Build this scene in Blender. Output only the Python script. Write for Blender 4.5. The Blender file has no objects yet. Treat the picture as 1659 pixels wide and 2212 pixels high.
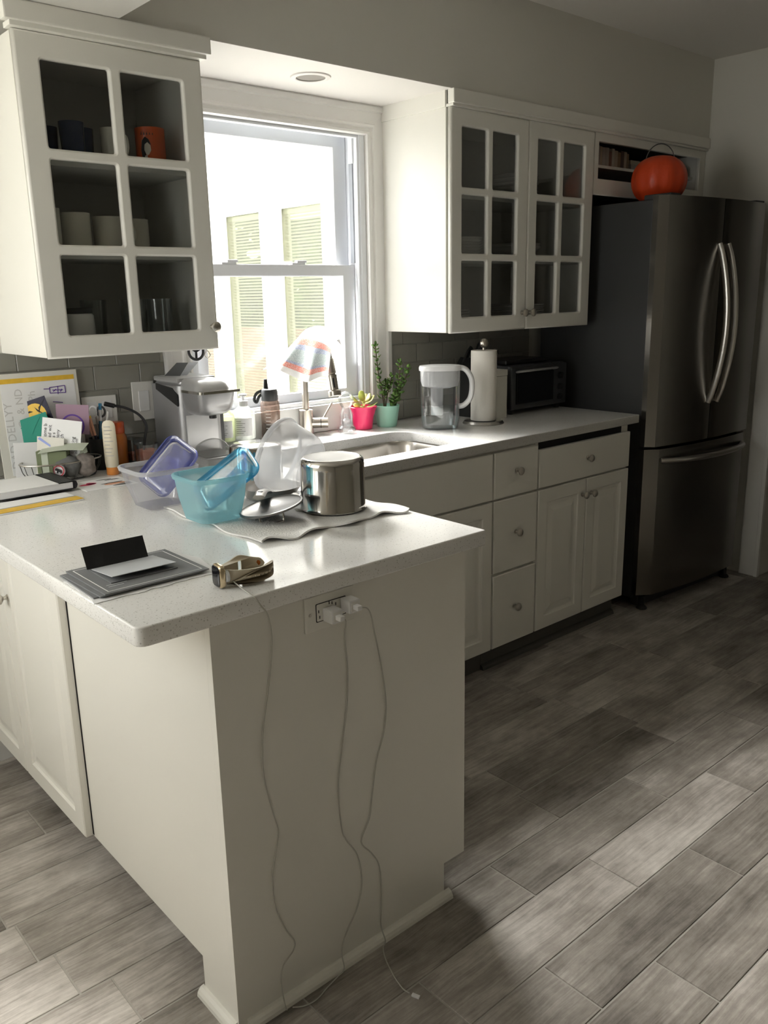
import bpy, bmesh, math, random
from mathutils import Vector, Matrix
random.seed(7)
PI = math.pi
S = bpy.context.scene
C = S.collection

# ------------------------------------------------------------------ camera
CAM = Vector((-2.3566, -2.6558, 1.4399)); YAW, PIT, ROL, FPX = -0.7158, -0.2521, -0.0198, 1832.33
fwd = Vector((-math.sin(YAW)*math.cos(PIT), math.cos(YAW)*math.cos(PIT), math.sin(PIT)))
rgt = Vector((math.cos(YAW), math.sin(YAW), 0)); upv = rgt.cross(fwd)
r2 = rgt*math.cos(ROL) + upv*math.sin(ROL); u2 = -rgt*math.sin(ROL) + upv*math.cos(ROL)
cd = bpy.data.cameras.new('camera'); cam = bpy.data.objects.new('camera', cd); C.objects.link(cam)
cam.matrix_world = Matrix(((r2.x, u2.x, -fwd.x, CAM.x), (r2.y, u2.y, -fwd.y, CAM.y), (r2.z, u2.z, -fwd.z, CAM.z), (0, 0, 0, 1)))
cd.sensor_fit = 'VERTICAL'; cd.sensor_height = 36.0; cd.lens = FPX/2212*36.0; cd.clip_start = 0.05; cd.clip_end = 100
S.camera = cam

# ------------------------------------------------------------------ world, sun, portals, exposure
W = bpy.data.worlds.new('sky'); S.world = W; W.use_nodes = True
bg = W.node_tree.nodes['Background']; bg.inputs[0].default_value = (1.0, 0.97, 0.92, 1); bg.inputs[1].default_value = 4.3
# the sun stands high beyond the sink window, veiled by bright haze (a broad, soft disc)
sd = bpy.data.lights.new('sun', 'SUN'); sd.energy = 37.0; sd.angle = 0.70; sd.color = (1, 0.96, 0.90)
so = bpy.data.objects.new('sun', sd); C.objects.link(so)
so.rotation_euler = Vector((-0.05, -0.72, -0.70)).to_track_quat('-Z', 'Y').to_euler()
def portal(name, loc, rot, sx, sy):
    l = bpy.data.lights.new(name, 'AREA'); l.shape = 'RECTANGLE'; l.size = sx; l.size_y = sy; l.cycles.is_portal = True
    o = bpy.data.objects.new(name, l); C.objects.link(o); o.location = loc; o.rotation_euler = rot
portal('kitchen_window_portal', (-0.4875, 0.24, 1.53), (-PI/2, 0, 0), 0.74, 1.05)
portal('dining_window_portal', (-2.92, -0.65, 1.54), (0, -PI/2, 0), 1.06, 1.1)
portal('back_dining_window_portal', (-2.505, 0.24, 1.54), (-PI/2, 0, 0), 0.49, 1.06)
S.view_settings.view_transform = 'Standard'; S.view_settings.look = 'None'
S.view_settings.exposure = 0.70; S.view_settings.gamma = 1.0; S.view_settings.use_curve_mapping = False
S.cycles.use_denoising = True
S.cycles.max_bounces = 8; S.cycles.diffuse_bounces = 5; S.cycles.glossy_bounces = 4; S.cycles.transparent_max_bounces = 16; S.cycles.transmission_bounces = 4
S.cycles.use_adaptive_sampling = True; S.cycles.adaptive_threshold = 0.05
S.cycles.caustics_reflective = False; S.cycles.caustics_refractive = False; S.cycles.sample_clamp_indirect = 6.0

# ------------------------------------------------------------------ materials
M = {}
def nodes(name):
    m = bpy.data.materials.new(name); m.use_nodes = True; nt = m.node_tree
    b = nt.nodes['Principled BSDF']; M[name] = m
    return m, nt, b
def N(nt, t, **kw):
    n = nt.nodes.new(t)
    for k, v in kw.items():
        if isinstance(k, str) and hasattr(n, k): setattr(n, k, v)
    return n
def bump(nt, b, scale, strength, dist=0.002, coord='Object', stretch=None, detail=4):
    tc = N(nt, 'ShaderNodeTexCoord'); nz = N(nt, 'ShaderNodeTexNoise'); nz.inputs['Scale'].default_value = scale; nz.inputs['Detail'].default_value = detail
    src = tc.outputs[coord]
    if stretch:
        mp = N(nt, 'ShaderNodeMapping'); mp.inputs['Scale'].default_value = stretch; nt.links.new(src, mp.inputs[0]); src = mp.outputs[0]
    nt.links.new(src, nz.inputs['Vector'])
    bp = N(nt, 'ShaderNodeBump'); bp.inputs['Strength'].default_value = strength; bp.inputs['Distance'].default_value = dist
    nt.links.new(nz.outputs[0], bp.inputs['Height']); nt.links.new(bp.outputs[0], b.inputs['Normal'])
    return nz
def pm(name, col, rough=0.5, metal=0.0, bm=None, var=0.0, vscale=8, spec=0.5, coat=0, emit=0, sheen=0):
    m, nt, b = nodes(name)
    b.inputs['Base Color'].default_value = (*col, 1); b.inputs['Roughness'].default_value = rough; b.inputs['Metallic'].default_value = metal
    b.inputs['Specular IOR Level'].default_value = spec; b.inputs['Coat Weight'].default_value = coat; b.inputs['Sheen Weight'].default_value = sheen
    if emit: b.inputs['Emission Color'].default_value = (*col, 1); b.inputs['Emission Strength'].default_value = emit
    if bm: bump(nt, b, *bm)
    if var:
        tc = N(nt, 'ShaderNodeTexCoord'); nz = N(nt, 'ShaderNodeTexNoise'); nz.inputs['Scale'].default_value = vscale; nz.inputs['Detail'].default_value = 5
        nt.links.new(tc.outputs['Object'], nz.inputs['Vector'])
        mx = N(nt, 'ShaderNodeMix', data_type='RGBA'); mx.inputs[6].default_value = (*[c*(1-var) for c in col], 1); mx.inputs[7].default_value = (*[min(1, c*(1+var)) for c in col], 1)
        nt.links.new(nz.outputs[0], mx.inputs[0]); nt.links.new(mx.outputs[2], b.inputs['Base Color'])
    return m
def thin(name, tint, gloss=0.08, haze=0.0, hazecol=(1, 1, 1), rough=0.02):
    """clear or hazy sheet: transparent + a little mirror + an optional milky share"""
    m, nt, b = nodes(name); out = nt.nodes['Material Output']
    tr = N(nt, 'ShaderNodeBsdfTransparent'); tr.inputs[0].default_value = (*tint, 1)
    gl = N(nt, 'ShaderNodeBsdfGlossy'); gl.inputs['Roughness'].default_value = rough
    lw = N(nt, 'ShaderNodeLayerWeight'); lw.inputs[0].default_value = 0.35
    mp = N(nt, 'ShaderNodeMapRange'); mp.inputs[3].default_value = gloss*0.6; mp.inputs[4].default_value = min(1, gloss*6)
    nt.links.new(lw.outputs['Fresnel'], mp.inputs[0])
    base = tr
    if haze:
        df = N(nt, 'ShaderNodeBsdfDiffuse'); df.inputs[0].default_value = (*hazecol, 1)
        tl = N(nt, 'ShaderNodeBsdfTranslucent'); tl.inputs[0].default_value = (*hazecol, 1)
        a = N(nt, 'ShaderNodeMixShader'); a.inputs[0].default_value = 0.5; nt.links.new(df.outputs[0], a.inputs[1]); nt.links.new(tl.outputs[0], a.inputs[2])
        h = N(nt, 'ShaderNodeMixShader'); h.inputs[0].default_value = haze; nt.links.new(tr.outputs[0], h.inputs[1]); nt.links.new(a.outputs[0], h.inputs[2]); base = h
    mx = N(nt, 'ShaderNodeMixShader'); nt.links.new(mp.outputs[0], mx.inputs[0]); nt.links.new(base.outputs[0], mx.inputs[1]); nt.links.new(gl.outputs[0], mx.inputs[2])
    nt.links.new(mx.outputs[0], out.inputs[0])
    return m

pm('cabinet_white', (0.79, 0.775, 0.72), 0.32, bm=(60, 0.03, 0.001))
pm('cabinet_inside', (0.62, 0.61, 0.57), 0.5)
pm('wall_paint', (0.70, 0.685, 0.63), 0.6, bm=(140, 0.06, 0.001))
pm('bounce_dimming_paint', (0.40, 0.375, 0.31), 0.7, bm=(140, 0.06, 0.001))  # made dark for off-view walls, to cut the light they bounce
pm('ceiling_paint', (0.72, 0.70, 0.66), 0.7, bm=(90, 0.05, 0.001))
pm('alcove_paint', (0.78, 0.75, 0.72), 0.6)
pm('trim_white', (0.84, 0.83, 0.81), 0.35)
pm('vinyl_white', (0.80, 0.82, 0.86), 0.35)
pm('vinyl_grey', (0.35, 0.37, 0.41), 0.45)
pm('exterior_white', (0.92, 0.92, 0.92), 0.6)
pm('grout_light', (0.40, 0.375, 0.34), 0.8)
pm('grout_tile', (0.42, 0.41, 0.37), 0.8)
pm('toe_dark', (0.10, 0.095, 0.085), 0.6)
pm('gap_shade', (0.01, 0.01, 0.01), 0.8)  # near-black paint in place of the shade inside gaps
pm('nickel', (0.60, 0.57, 0.52), 0.28, 1.0)
pm('brushed_nickel', (0.58, 0.54, 0.48), 0.30, 1.0)
pm('steel_polished', (0.62, 0.60, 0.57), 0.10, 1.0)
pm('steel_satin', (0.55, 0.53, 0.50), 0.30, 1.0, bm=(50, 0.05, 0.0005, 'Object', (40, 1, 1)))
pm('steel_sink', (0.60, 0.57, 0.53), 0.27, 1.0)
pm('fridge_side', (0.045, 0.046, 0.046), 0.55, bm=(300, 0.08, 0.0005))
pm('black_plastic', (0.015, 0.015, 0.016), 0.35)
pm('black_rubber', (0.02, 0.02, 0.022), 0.55)
pm('charcoal', (0.055, 0.057, 0.062), 0.4)
pm('white_plastic', (0.83, 0.83, 0.84), 0.3)
pm('plate_white', (0.80, 0.79, 0.76), 0.4)
pm('silver_plastic', (0.40, 0.40, 0.41), 0.34, 0.55)
pm('silver_light', (0.62, 0.62, 0.63), 0.3, 0.5)
pm('ceramic_cream', (0.62, 0.59, 0.50), 0.25)
pm('ceramic_white', (0.78, 0.77, 0.74), 0.22)
pm('ceramic_blue', (0.02, 0.035, 0.09), 0.2)
pm('ceramic_orange', (0.62, 0.10, 0.025), 0.25)
pm('print_black', (0.012, 0.012, 0.012), 0.6)
pm('print_dark', (0.06, 0.06, 0.06), 0.6)
pm('print_pale', (0.75, 0.68, 0.58), 0.5)
pm('print_white', (0.85, 0.85, 0.84), 0.5)
pm('print_grey', (0.35, 0.35, 0.36), 0.6)
pm('print_purple', (0.10, 0.03, 0.28), 0.6)
pm('print_red', (0.50, 0.03, 0.05), 0.5)
pm('print_pink', (0.75, 0.07, 0.17), 0.6)
pm('print_peach', (0.80, 0.42, 0.28), 0.6)
pm('print_yellow', (0.80, 0.50, 0.05), 0.5, var=0.25, vscale=40)
pm('pencil_grey', (0.45, 0.43, 0.42), 0.7)
pm('pumpkin_orange', (0.62, 0.06, 0.012), 0.4, bm=(40, 0.25, 0.004))
pm('paper_white', (0.86, 0.86, 0.87), 0.7)
pm('paper_cream', (0.74, 0.72, 0.66), 0.7)
pm('paper_towel', (0.80, 0.77, 0.71), 0.85, bm=(90, 0.25, 0.002))
pm('card_grey', (0.20, 0.205, 0.215), 0.6)
pm('card_lightgrey', (0.60, 0.62, 0.65), 0.55)
pm('card_black', (0.010, 0.010, 0.011), 0.55)
pm('card_teal', (0.0, 0.235, 0.165), 0.6)
pm('card_navy', (0.02, 0.018, 0.045), 0.6)
pm('card_mauve', (0.32, 0.20, 0.27), 0.6)
pm('card_sage', (0.50, 0.54, 0.44), 0.7)
pm('box_olive', (0.16, 0.19, 0.10), 0.7)
pm('cloth_grey', (0.14, 0.14, 0.135), 0.85, bm=(120, 0.4, 0.003))
pm('cloth_floral', (0.22, 0.19, 0.17), 0.85, var=0.7, vscale=70)
pm('towel_white', (0.80, 0.79, 0.77), 0.9, bm=(220, 0.6, 0.004))
pm('wire_dark', (0.12, 0.12, 0.12), 0.4, 0.7)
pm('lotion_cream', (0.70, 0.64, 0.49), 0.4)
pm('slat_shade', (0.78, 0.78, 0.72), 0.6)
pm('print_blue', (0.33, 0.40, 0.78), 0.6)
pm('steel_dull', (0.24, 0.235, 0.23), 0.34, 1.0)
pm('steel_base', (0.20, 0.195, 0.185), 0.45, 1.0)
pm('baffle_grey', (0.27, 0.245, 0.225), 0.7)
pm('pencil_pale', (0.62, 0.61, 0.61), 0.8)
pm('cap_orange', (0.72, 0.27, 0.06), 0.35)
pm('pill_orange', (0.45, 0.13, 0.02), 0.25)
pm('wax_coral', (0.95, 0.25, 0.12), 0.5, emit=0)
pm('pot_pink', (0.80, 0.02, 0.13), 0.35)
pm('pot_mint', (0.36, 0.66, 0.53), 0.4, bm=(60, 0.25, 0.003))
pm('soil', (0.02, 0.014, 0.01), 0.9, bm=(80, 0.6, 0.01))
pm('stem_brown', (0.10, 0.075, 0.04), 0.7)
pm('strap_gold', (0.55, 0.48, 0.36), 0.5)
pm('strap_hole', (0.85, 0.82, 0.76), 0.6)
pm('gold_case', (0.80, 0.66, 0.45), 0.25, 1.0)
pm('screen_black', (0.01, 0.01, 0.012), 0.08)
pm('cord_white', (0.50, 0.49, 0.45), 0.5)
pm('brown_smoke', (0.10, 0.075, 0.06), 0.2)
pm('brick', (0.16, 0.09, 0.07), 0.8, var=0.4, vscale=6)
pm('ground', (0.30, 0.30, 0.27), 0.9, var=0.3, vscale=2)
for i, c in enumerate([(0.30, 0.22, 0.16), (0.42, 0.33, 0.25), (0.20, 0.10, 0.07), (0.34, 0.30, 0.27), (0.13, 0.08, 0.06), (0.45, 0.40, 0.33), (0.26, 0.17, 0.10)]): pm('book_%d' % i, c, 0.7)

thin('window_glass', (0.97, 0.98, 0.98), 0.05)
thin('cabinet_glass', (0.86, 0.87, 0.87), 0.03)
thin('wing_glass', (0.66, 0.67, 0.61), 0.035)
thin('clear_glass', (0.86, 0.88, 0.88), 0.10, 0.04)
thin('plastic_clear', (0.93, 0.93, 0.95), 0.07, 0.20, (0.85, 0.85, 0.90), 0.12)
thin('plastic_milky', (0.92, 0.92, 0.93), 0.05, 0.60, (0.84, 0.85, 0.87), 0.2)
thin('plastic_aqua', (0.66, 0.92, 0.96), 0.06, 0.42, (0.60, 0.90, 0.95), 0.12)
thin('plastic_azure', (0.20, 0.62, 0.90), 0.09, 0.45, (0.08, 0.48, 0.80), 0.1)
thin('plastic_violet', (0.25, 0.28, 0.72), 0.10, 0.45, (0.14, 0.17, 0.55), 0.08)
thin('pitcher_clear', (0.92, 0.93, 0.94), 0.09, 0.05)
thin('water', (0.90, 0.95, 0.96), 0.08, 0.03)
thin('soap_green', (0.95, 0.98, 0.84), 0.08, 0.45, (0.82, 0.88, 0.62), 0.1)
thin('soap_clear', (0.95, 0.96, 0.95), 0.08, 0.45, (0.85, 0.87, 0.83), 0.1)
thin('smoke_clear', (0.66, 0.66, 0.66), 0.08, 0.22, (0.5, 0.5, 0.5), 0.1)
thin('smoke_plastic', (0.52, 0.44, 0.40), 0.08, 0.18, (0.35, 0.28, 0.24), 0.08)

def leaf_mat(name, c1, c2):
    m, nt, b = nodes(name); out = nt.nodes['Material Output']
    oi = N(nt, 'ShaderNodeObjectInfo'); mx = N(nt, 'ShaderNodeMix', data_type='RGBA'); mx.inputs[6].default_value = (*c1, 1); mx.inputs[7].default_value = (*c2, 1)
    nt.links.new(oi.outputs['Random'], mx.inputs[0]); nt.links.new(mx.outputs[2], b.inputs['Base Color']); b.inputs['Roughness'].default_value = 0.35
    tl = N(nt, 'ShaderNodeBsdfTranslucent'); nt.links.new(mx.outputs[2], tl.inputs[0])
    ms = N(nt, 'ShaderNodeMixShader'); ms.inputs[0].default_value = 0.35; nt.links.new(b.outputs[0], ms.inputs[1]); nt.links.new(tl.outputs[0], ms.inputs[2]); nt.links.new(ms.outputs[0], out.inputs[0])
leaf_mat('leaf_green', (0.10, 0.22, 0.04), (0.22, 0.38, 0.09)); leaf_mat('leaf_pale', (0.55, 0.60, 0.20), (0.72, 0.70, 0.35))
leaf_mat('tree_green', (0.05, 0.10, 0.03), (0.09, 0.15, 0.04))

# quartz worktop: off-white with small grey and brown specks
def quartz():
    m, nt, b = nodes('quartz'); tc = N(nt, 'ShaderNodeTexCoord'); L = nt.links.new
    col = (0.89, 0.885, 0.87, 1); prev = None
    for sc, th, dark in ((170, 0.16, (0.20, 0.19, 0.17, 1)), (320, 0.20, (0.38, 0.36, 0.33, 1)), (90, 0.085, (0.45, 0.42, 0.38, 1))):
        v = N(nt, 'ShaderNodeTexVoronoi'); v.inputs['Scale'].default_value = sc; L(tc.outputs['Object'], v.inputs['Vector'])
        wn = N(nt, 'ShaderNodeSeparateColor'); L(v.outputs['Color'], wn.inputs[0])
        d = N(nt, 'ShaderNodeMath', operation='LESS_THAN'); d.inputs[1].default_value = th*1.6; L(v.outputs['Distance'], d.inputs[0])
        k = N(nt, 'ShaderNodeMath', operation='LESS_THAN'); k.inputs[1].default_value = 0.22; L(wn.outputs[0], k.inputs[0])
        a = N(nt, 'ShaderNodeMath', operation='MULTIPLY'); L(d.outputs[0], a.inputs[0]); L(k.outputs[0], a.inputs[1])
        f = N(nt, 'ShaderNodeMath', operation='MULTIPLY'); f.inputs[1].default_value = 0.42; L(a.outputs[0], f.inputs[0])
        mx = N(nt, 'ShaderNodeMix', data_type='RGBA'); L(f.outputs[0], mx.inputs[0]); mx.inputs[7].default_value = dark
        if prev is None: mx.inputs[6].default_value = col
        else: L(prev, mx.inputs[6])
        prev = mx.outputs[2]
    L(prev, b.inputs['Base Color']); b.inputs['Roughness'].default_value = 0.13; b.inputs['Specular IOR Level'].default_value = 0.5
quartz()
# grey glazed wall tile with a little tone change from tile to tile
def tile_mat():
    m, nt, b = nodes('tile_grey'); oi = N(nt, 'ShaderNodeObjectInfo'); mx = N(nt, 'ShaderNodeMix', data_type='RGBA')
    mx.inputs[6].default_value = (0.27, 0.265, 0.235, 1); mx.inputs[7].default_value = (0.33, 0.32, 0.285, 1)
    nt.links.new(oi.outputs['Random'], mx.inputs[0]); nt.links.new(mx.outputs[2], b.inputs['Base Color']); b.inputs['Roughness'].default_value = 0.12
tile_mat()
# wood-look floor plank: grain streaks along X, cloudy worn patches, tone per plank
def plank_mat(name, perobj=True):
    m, nt, b = nodes(name); L = nt.links.new
    tc = N(nt, 'ShaderNodeTexCoord'); oi = N(nt, 'ShaderNodeObjectInfo')
    ofs = N(nt, 'ShaderNodeVectorMath', operation='SCALE'); ofs.inputs[0].default_value = (37, 91, 53); L(oi.outputs['Random'], ofs.inputs['Scale'])
    add = N(nt, 'ShaderNodeVectorMath', operation='ADD'); L(tc.outputs['Object'], add.inputs[0]); L(ofs.outputs[0], add.inputs[1])
    # warp
    wz = N(nt, 'ShaderNodeTexNoise'); wz.inputs['Scale'].default_value = 5; wz.inputs['Detail'].default_value = 2; L(add.outputs[0], wz.inputs['Vector'])
    ws = N(nt, 'ShaderNodeVectorMath', operation='SCALE'); ws.inputs['Scale'].default_value = 0.022; L(wz.outputs['Color'], ws.inputs[0])
    ad2 = N(nt, 'ShaderNodeVectorMath', operation='ADD'); L(add.outputs[0], ad2.inputs[0]); L(ws.outputs[0], ad2.inputs[1])
    mp = N(nt, 'ShaderNodeMapping'); mp.inputs['Scale'].default_value = (4.0, 120, 1); L(ad2.outputs[0], mp.inputs[0])
    g = N(nt, 'ShaderNodeTexNoise'); g.inputs['Scale'].default_value = 1.0; g.inputs['Detail'].default_value = 7; g.inputs['Roughness'].default_value = 0.7; L(mp.outputs[0], g.inputs['Vector'])
    mp2 = N(nt, 'ShaderNodeMapping'); mp2.inputs['Scale'].default_value = (4.5, 9, 1); L(ad2.outputs[0], mp2.inputs[0])
    c = N(nt, 'ShaderNodeTexNoise'); c.inputs['Scale'].default_value = 1.0; c.inputs['Detail'].default_value = 9; c.inputs['Roughness'].default_value = 0.68; L(mp2.outputs[0], c.inputs['Vector'])
    cr = N(nt, 'ShaderNodeValToRGB'); e = cr.color_ramp.elements
    e[0].position = 0.32; e[0].color = (0.135, 0.118, 0.102, 1); e[1].position = 0.68; e[1].color = (0.64, 0.60, 0.555, 1)
    x = e.new(0.5); x.color = (0.345, 0.312, 0.28, 1)
    s1 = N(nt, 'ShaderNodeMath', operation='MULTIPLY_ADD'); s1.inputs[1].default_value = 0.62; L(c.outputs[0], s1.inputs[0])
    s2 = N(nt, 'ShaderNodeMath', operation='MULTIPLY'); s2.inputs[1].default_value = 0.38; L(g.outputs[0], s2.inputs[0]); L(s2.outputs[0], s1.inputs[2])
    rs = N(nt, 'ShaderNodeMath', operation='MULTIPLY_ADD'); rs.inputs[1].default_value = 0.16; rs.inputs[2].default_value = -0.08; L(oi.outputs['Random'], rs.inputs[0])
    s3 = N(nt, 'ShaderNodeMath', operation='ADD'); L(s1.outputs[0], s3.inputs[0]); L(rs.outputs[0], s3.inputs[1]); L(s3.outputs[0], cr.inputs[0])
    L(cr.outputs[0], b.inputs['Base Color']); b.inputs['Roughness'].default_value = 0.42; b.inputs['Specular IOR Level'].default_value = 0.4
    bp = N(nt, 'ShaderNodeBump'); bp.inputs['Strength'].default_value = 0.25; bp.inputs['Distance'].default_value = 0.002; L(g.outputs[0], bp.inputs['Height']); L(bp.outputs[0], b.inputs['Normal'])
plank_mat('plank')
# brushed dark stainless of the fridge: vertical brushing
def fridge_mat():
    m, nt, b = nodes('fridge_steel'); b.inputs['Base Color'].default_value = (0.27, 0.255, 0.23, 1); b.inputs['Metallic'].default_value = 1.0; b.inputs['Roughness'].default_value = 0.23
    b.inputs['Anisotropic'].default_value = 0.6
    bump(nt, b, 1.0, 0.06, 0.0006, 'Object', (3, 3, 900), 3)
fridge_mat()
# striped dish cloth: bands across the local V direction (UV y)
def stripe_mat():
    m, nt, b = nodes('cloth_striped'); L = nt.links.new; uv = N(nt, 'ShaderNodeUVMap'); sp = N(nt, 'ShaderNodeSeparateXYZ'); L(uv.outputs[0], sp.inputs[0])
    cr = N(nt, 'ShaderNodeValToRGB'); cr.color_ramp.interpolation = 'CONSTANT'; e = cr.color_ramp.elements
    wht, gry, blu, red, teal = (0.80, 0.80, 0.79, 1), (0.45, 0.50, 0.53, 1), (0.30, 0.34, 0.48, 1), (0.72, 0.22, 0.16, 1), (0.38, 0.45, 0.45, 1)
    bands = [(0, wht), (0.20, gry), (0.40, red), (0.50, blu), (0.58, teal), (0.78, blu), (0.82, red), (0.90, wht)]
    e[0].position = 0; e[0].color = bands[0][1]; e[1].position = bands[1][0]; e[1].color = bands[1][1]
    for p_, c_ in bands[2:]: x = e.new(p_); x.color = c_
    L(sp.outputs[1], cr.inputs[0])
    tc = N(nt, 'ShaderNodeTexCoord'); nz = N(nt, 'ShaderNodeTexNoise'); nz.inputs['Scale'].default_value = 350; L(tc.outputs['Object'], nz.inputs['Vector'])
    mx = N(nt, 'ShaderNodeMix', data_type='RGBA'); mx.inputs[7].default_value = (0.85, 0.85, 0.84, 1); L(cr.outputs[0], mx.inputs[6])
    mr = N(nt, 'ShaderNodeMapRange'); mr.inputs[1].default_value = 0.4; mr.inputs[2].default_value = 0.7; mr.inputs[4].default_value = 0.55; L(nz.outputs[0], mr.inputs[0]); L(mr.outputs[0], mx.inputs[0]); L(mx.outputs[2], b.inputs['Base Color'])
    b.inputs['Roughness'].default_value = 0.9
    tl = N(nt, 'ShaderNodeBsdfTranslucent'); L(mx.outputs[2], tl.inputs[0]); ms = N(nt, 'ShaderNodeMixShader'); ms.inputs[0].default_value = 0.10
    L(b.outputs[0], ms.inputs[1]); L(tl.outputs[0], ms.inputs[2]); L(ms.outputs[0], nt.nodes['Material Output'].inputs[0])
stripe_mat()

# ------------------------------------------------------------------ mesh helpers
def V(*a): return Vector(a)
def box(bm, x0, x1, y0, y1, z0, z1, bev=0, seg=2):
    vs = [bm.verts.new((x, y, z)) for z in (z0, z1) for y in (y0, y1) for x in (x0, x1)]
    fs = [bm.faces.new([vs[i] for i in f]) for f in ((0, 2, 3, 1), (4, 5, 7, 6), (0, 1, 5, 4), (2, 6, 7, 3), (0, 4, 6, 2), (1, 3, 7, 5))]
    if bev: bmesh.ops.bevel(bm, geom=list({e for f in fs for e in f.edges}), offset=bev, segments=seg, affect='EDGES', profile=0.6)
    return bm
def nb(): return bmesh.new()
def B(x0, x1, y0, y1, z0, z1, bev=0, seg=2): return box(nb(), x0, x1, y0, y1, z0, z1, bev, seg)
def ring_loft(bm, rings, cap0=True, cap1=True, closed=True):
    R = [[bm.verts.new(p) for p in r] for r in rings]; n = len(R[0])
    for a, b in zip(R, R[1:]):
        for i in range(n if closed else n-1):
            j = (i+1) % n; bm.faces.new((a[i], a[j], b[j], b[i]))
    if cap0 and closed: bm.faces.new(R[0][::-1])
    if cap1 and closed: bm.faces.new(R[-1])
    return R
def lathe(bm, prof, seg=28, mat=None, cap0=True, cap1=True):
    rings = []
    for r, z in prof:
        r = max(r, 1e-4); rings.append([V(r*math.cos(2*PI*i/seg), r*math.sin(2*PI*i/seg), z) for i in range(seg)])
    if mat is not None: rings = [[mat @ p for p in r] for r in rings]
    ring_loft(bm, rings, cap0, cap1); return bm
def frame_of(t, ref=None):
    t = t.normalized(); ref = ref or (V(0, 0, 1) if abs(t.z) < 0.9 else V(1, 0, 0))
    a = ref.cross(t).normalized(); return a, t.cross(a)
def tube(bm, pts, r, seg=8, caps=True, flat=None, smooth=0):
    pts = [Vector(p) for p in pts]
    if smooth: pts = spline(pts, smooth)
    rings = []; a = b = None
    for i, p in enumerate(pts):
        t = (pts[min(i+1, len(pts)-1)] - pts[max(i-1, 0)])
        if a is None: a, b = frame_of(t)
        else:
            t = t.normalized(); a = (a - t*a.dot(t)).normalized(); b = t.cross(a)
        rr = r[i*len(r)//len(pts)] if isinstance(r, (list, tuple)) else r
        sx, sy = flat if flat else (1, 1)
        rings.append([p + a*(rr*sx*math.cos(2*PI*k/seg)) + b*(rr*sy*math.sin(2*PI*k/seg)) for k in range(seg)])
    ring_loft(bm, rings, caps, caps); return bm
def spline(P, n):
    out = []
    for i in range(len(P)-1):
        p0, p1, p2, p3 = P[max(i-1, 0)], P[i], P[i+1], P[min(i+2, len(P)-1)]
        for k in range(n):
            t = k/n; out.append(0.5*((2*p1) + (p2-p0)*t + (2*p0-5*p1+4*p2-p3)*t*t + (3*p1-p0-3*p2+p3)*t**3))
    return out + [P[-1]]
def cyl(bm, p0, p1, r0, r1=None, seg=24):
    p0, p1 = Vector(p0), Vector(p1); r1 = r0 if r1 is None else r1; a, b = frame_of(p1-p0)
    ring_loft(bm, [[p + a*(r*math.cos(2*PI*k/seg)) + b*(r*math.sin(2*PI*k/seg)) for k in range(seg)] for p, r in ((p0, r0), (p1, r1))]); return bm
def rrect(x0, x1, y0, y1, r, n=5):
    out = []
    for cx, cy, a0 in ((x1-r, y1-r, 0), (x0+r, y1-r, 90), (x0+r, y0+r, 180), (x1-r, y0+r, 270)):
        for k in range(n+1):
            a = math.radians(a0 + 90*k/n); out.append((cx + r*math.cos(a), cy + r*math.sin(a)))
    return out
def prism(bm, poly, z0, z1, mat=None):
    rings = [[V(x, y, z) for x, y in poly] for z in (z0, z1)]
    if mat is not None: rings = [[mat @ p for p in r] for r in rings]
    ring_loft(bm, rings); return bm
def sheet(bm, fn, nu, nv, thick=None, uv=False):
    g = [[bm.verts.new(fn(i/nu, j/nv)) for j in range(nv+1)] for i in range(nu+1)]
    uvl = bm.loops.layers.uv.new('UVMap') if uv else None
    for i in range(nu):
        for j in range(nv):
            f = bm.faces.new((g[i][j], g[i+1][j], g[i+1][j+1], g[i][j+1]))
            if uv:
                for l, (a, b) in zip(f.loops, ((i, j), (i+1, j), (i+1, j+1), (i, j+1))): l[uvl].uv = (a/nu, b/nv)
    if thick: bmesh.ops.recalc_face_normals(bm, faces=bm.faces); bmesh.ops.solidify(bm, geom=bm.faces[:], thickness=thick)
    return bm
def curve_mesh(splines, depth, bev=0.0, bres=1):
    """filled 2D outline (first spline outer, the rest holes), extruded symmetric in z by depth/2"""
    cu = bpy.data.curves.new('tmp', 'CURVE'); cu.dimensions = '2D'; cu.fill_mode = 'BOTH'; cu.extrude = depth/2 - bev; cu.bevel_depth = bev; cu.bevel_resolution = bres; cu.offset = -bev
    for s in splines:
        sp = cu.splines.new('POLY'); sp.points.add(len(s)-1); sp.use_cyclic_u = True
        for p, (x, y) in zip(sp.points, s): p.co = (x, y, 0, 1)
    o = bpy.data.objects.new('tmp', cu); me = bpy.data.meshes.new_from_object(o); bpy.data.objects.remove(o); bpy.data.curves.remove(cu)
    return me
def text_bm(s, size, mat, extrude=0.0):
    cu = bpy.data.curves.new('tmp', 'FONT'); cu.body = s; cu.size = size; cu.extrude = extrude; cu.resolution_u = 2
    o = bpy.data.objects.new('tmp', cu); me = bpy.data.meshes.new_from_object(o); bpy.data.objects.remove(o); bpy.data.curves.remove(cu)
    bm = nb(); bm.from_mesh(me); bpy.data.meshes.remove(me); bmesh.ops.transform(bm, matrix=mat, verts=bm.verts); return bm
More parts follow.
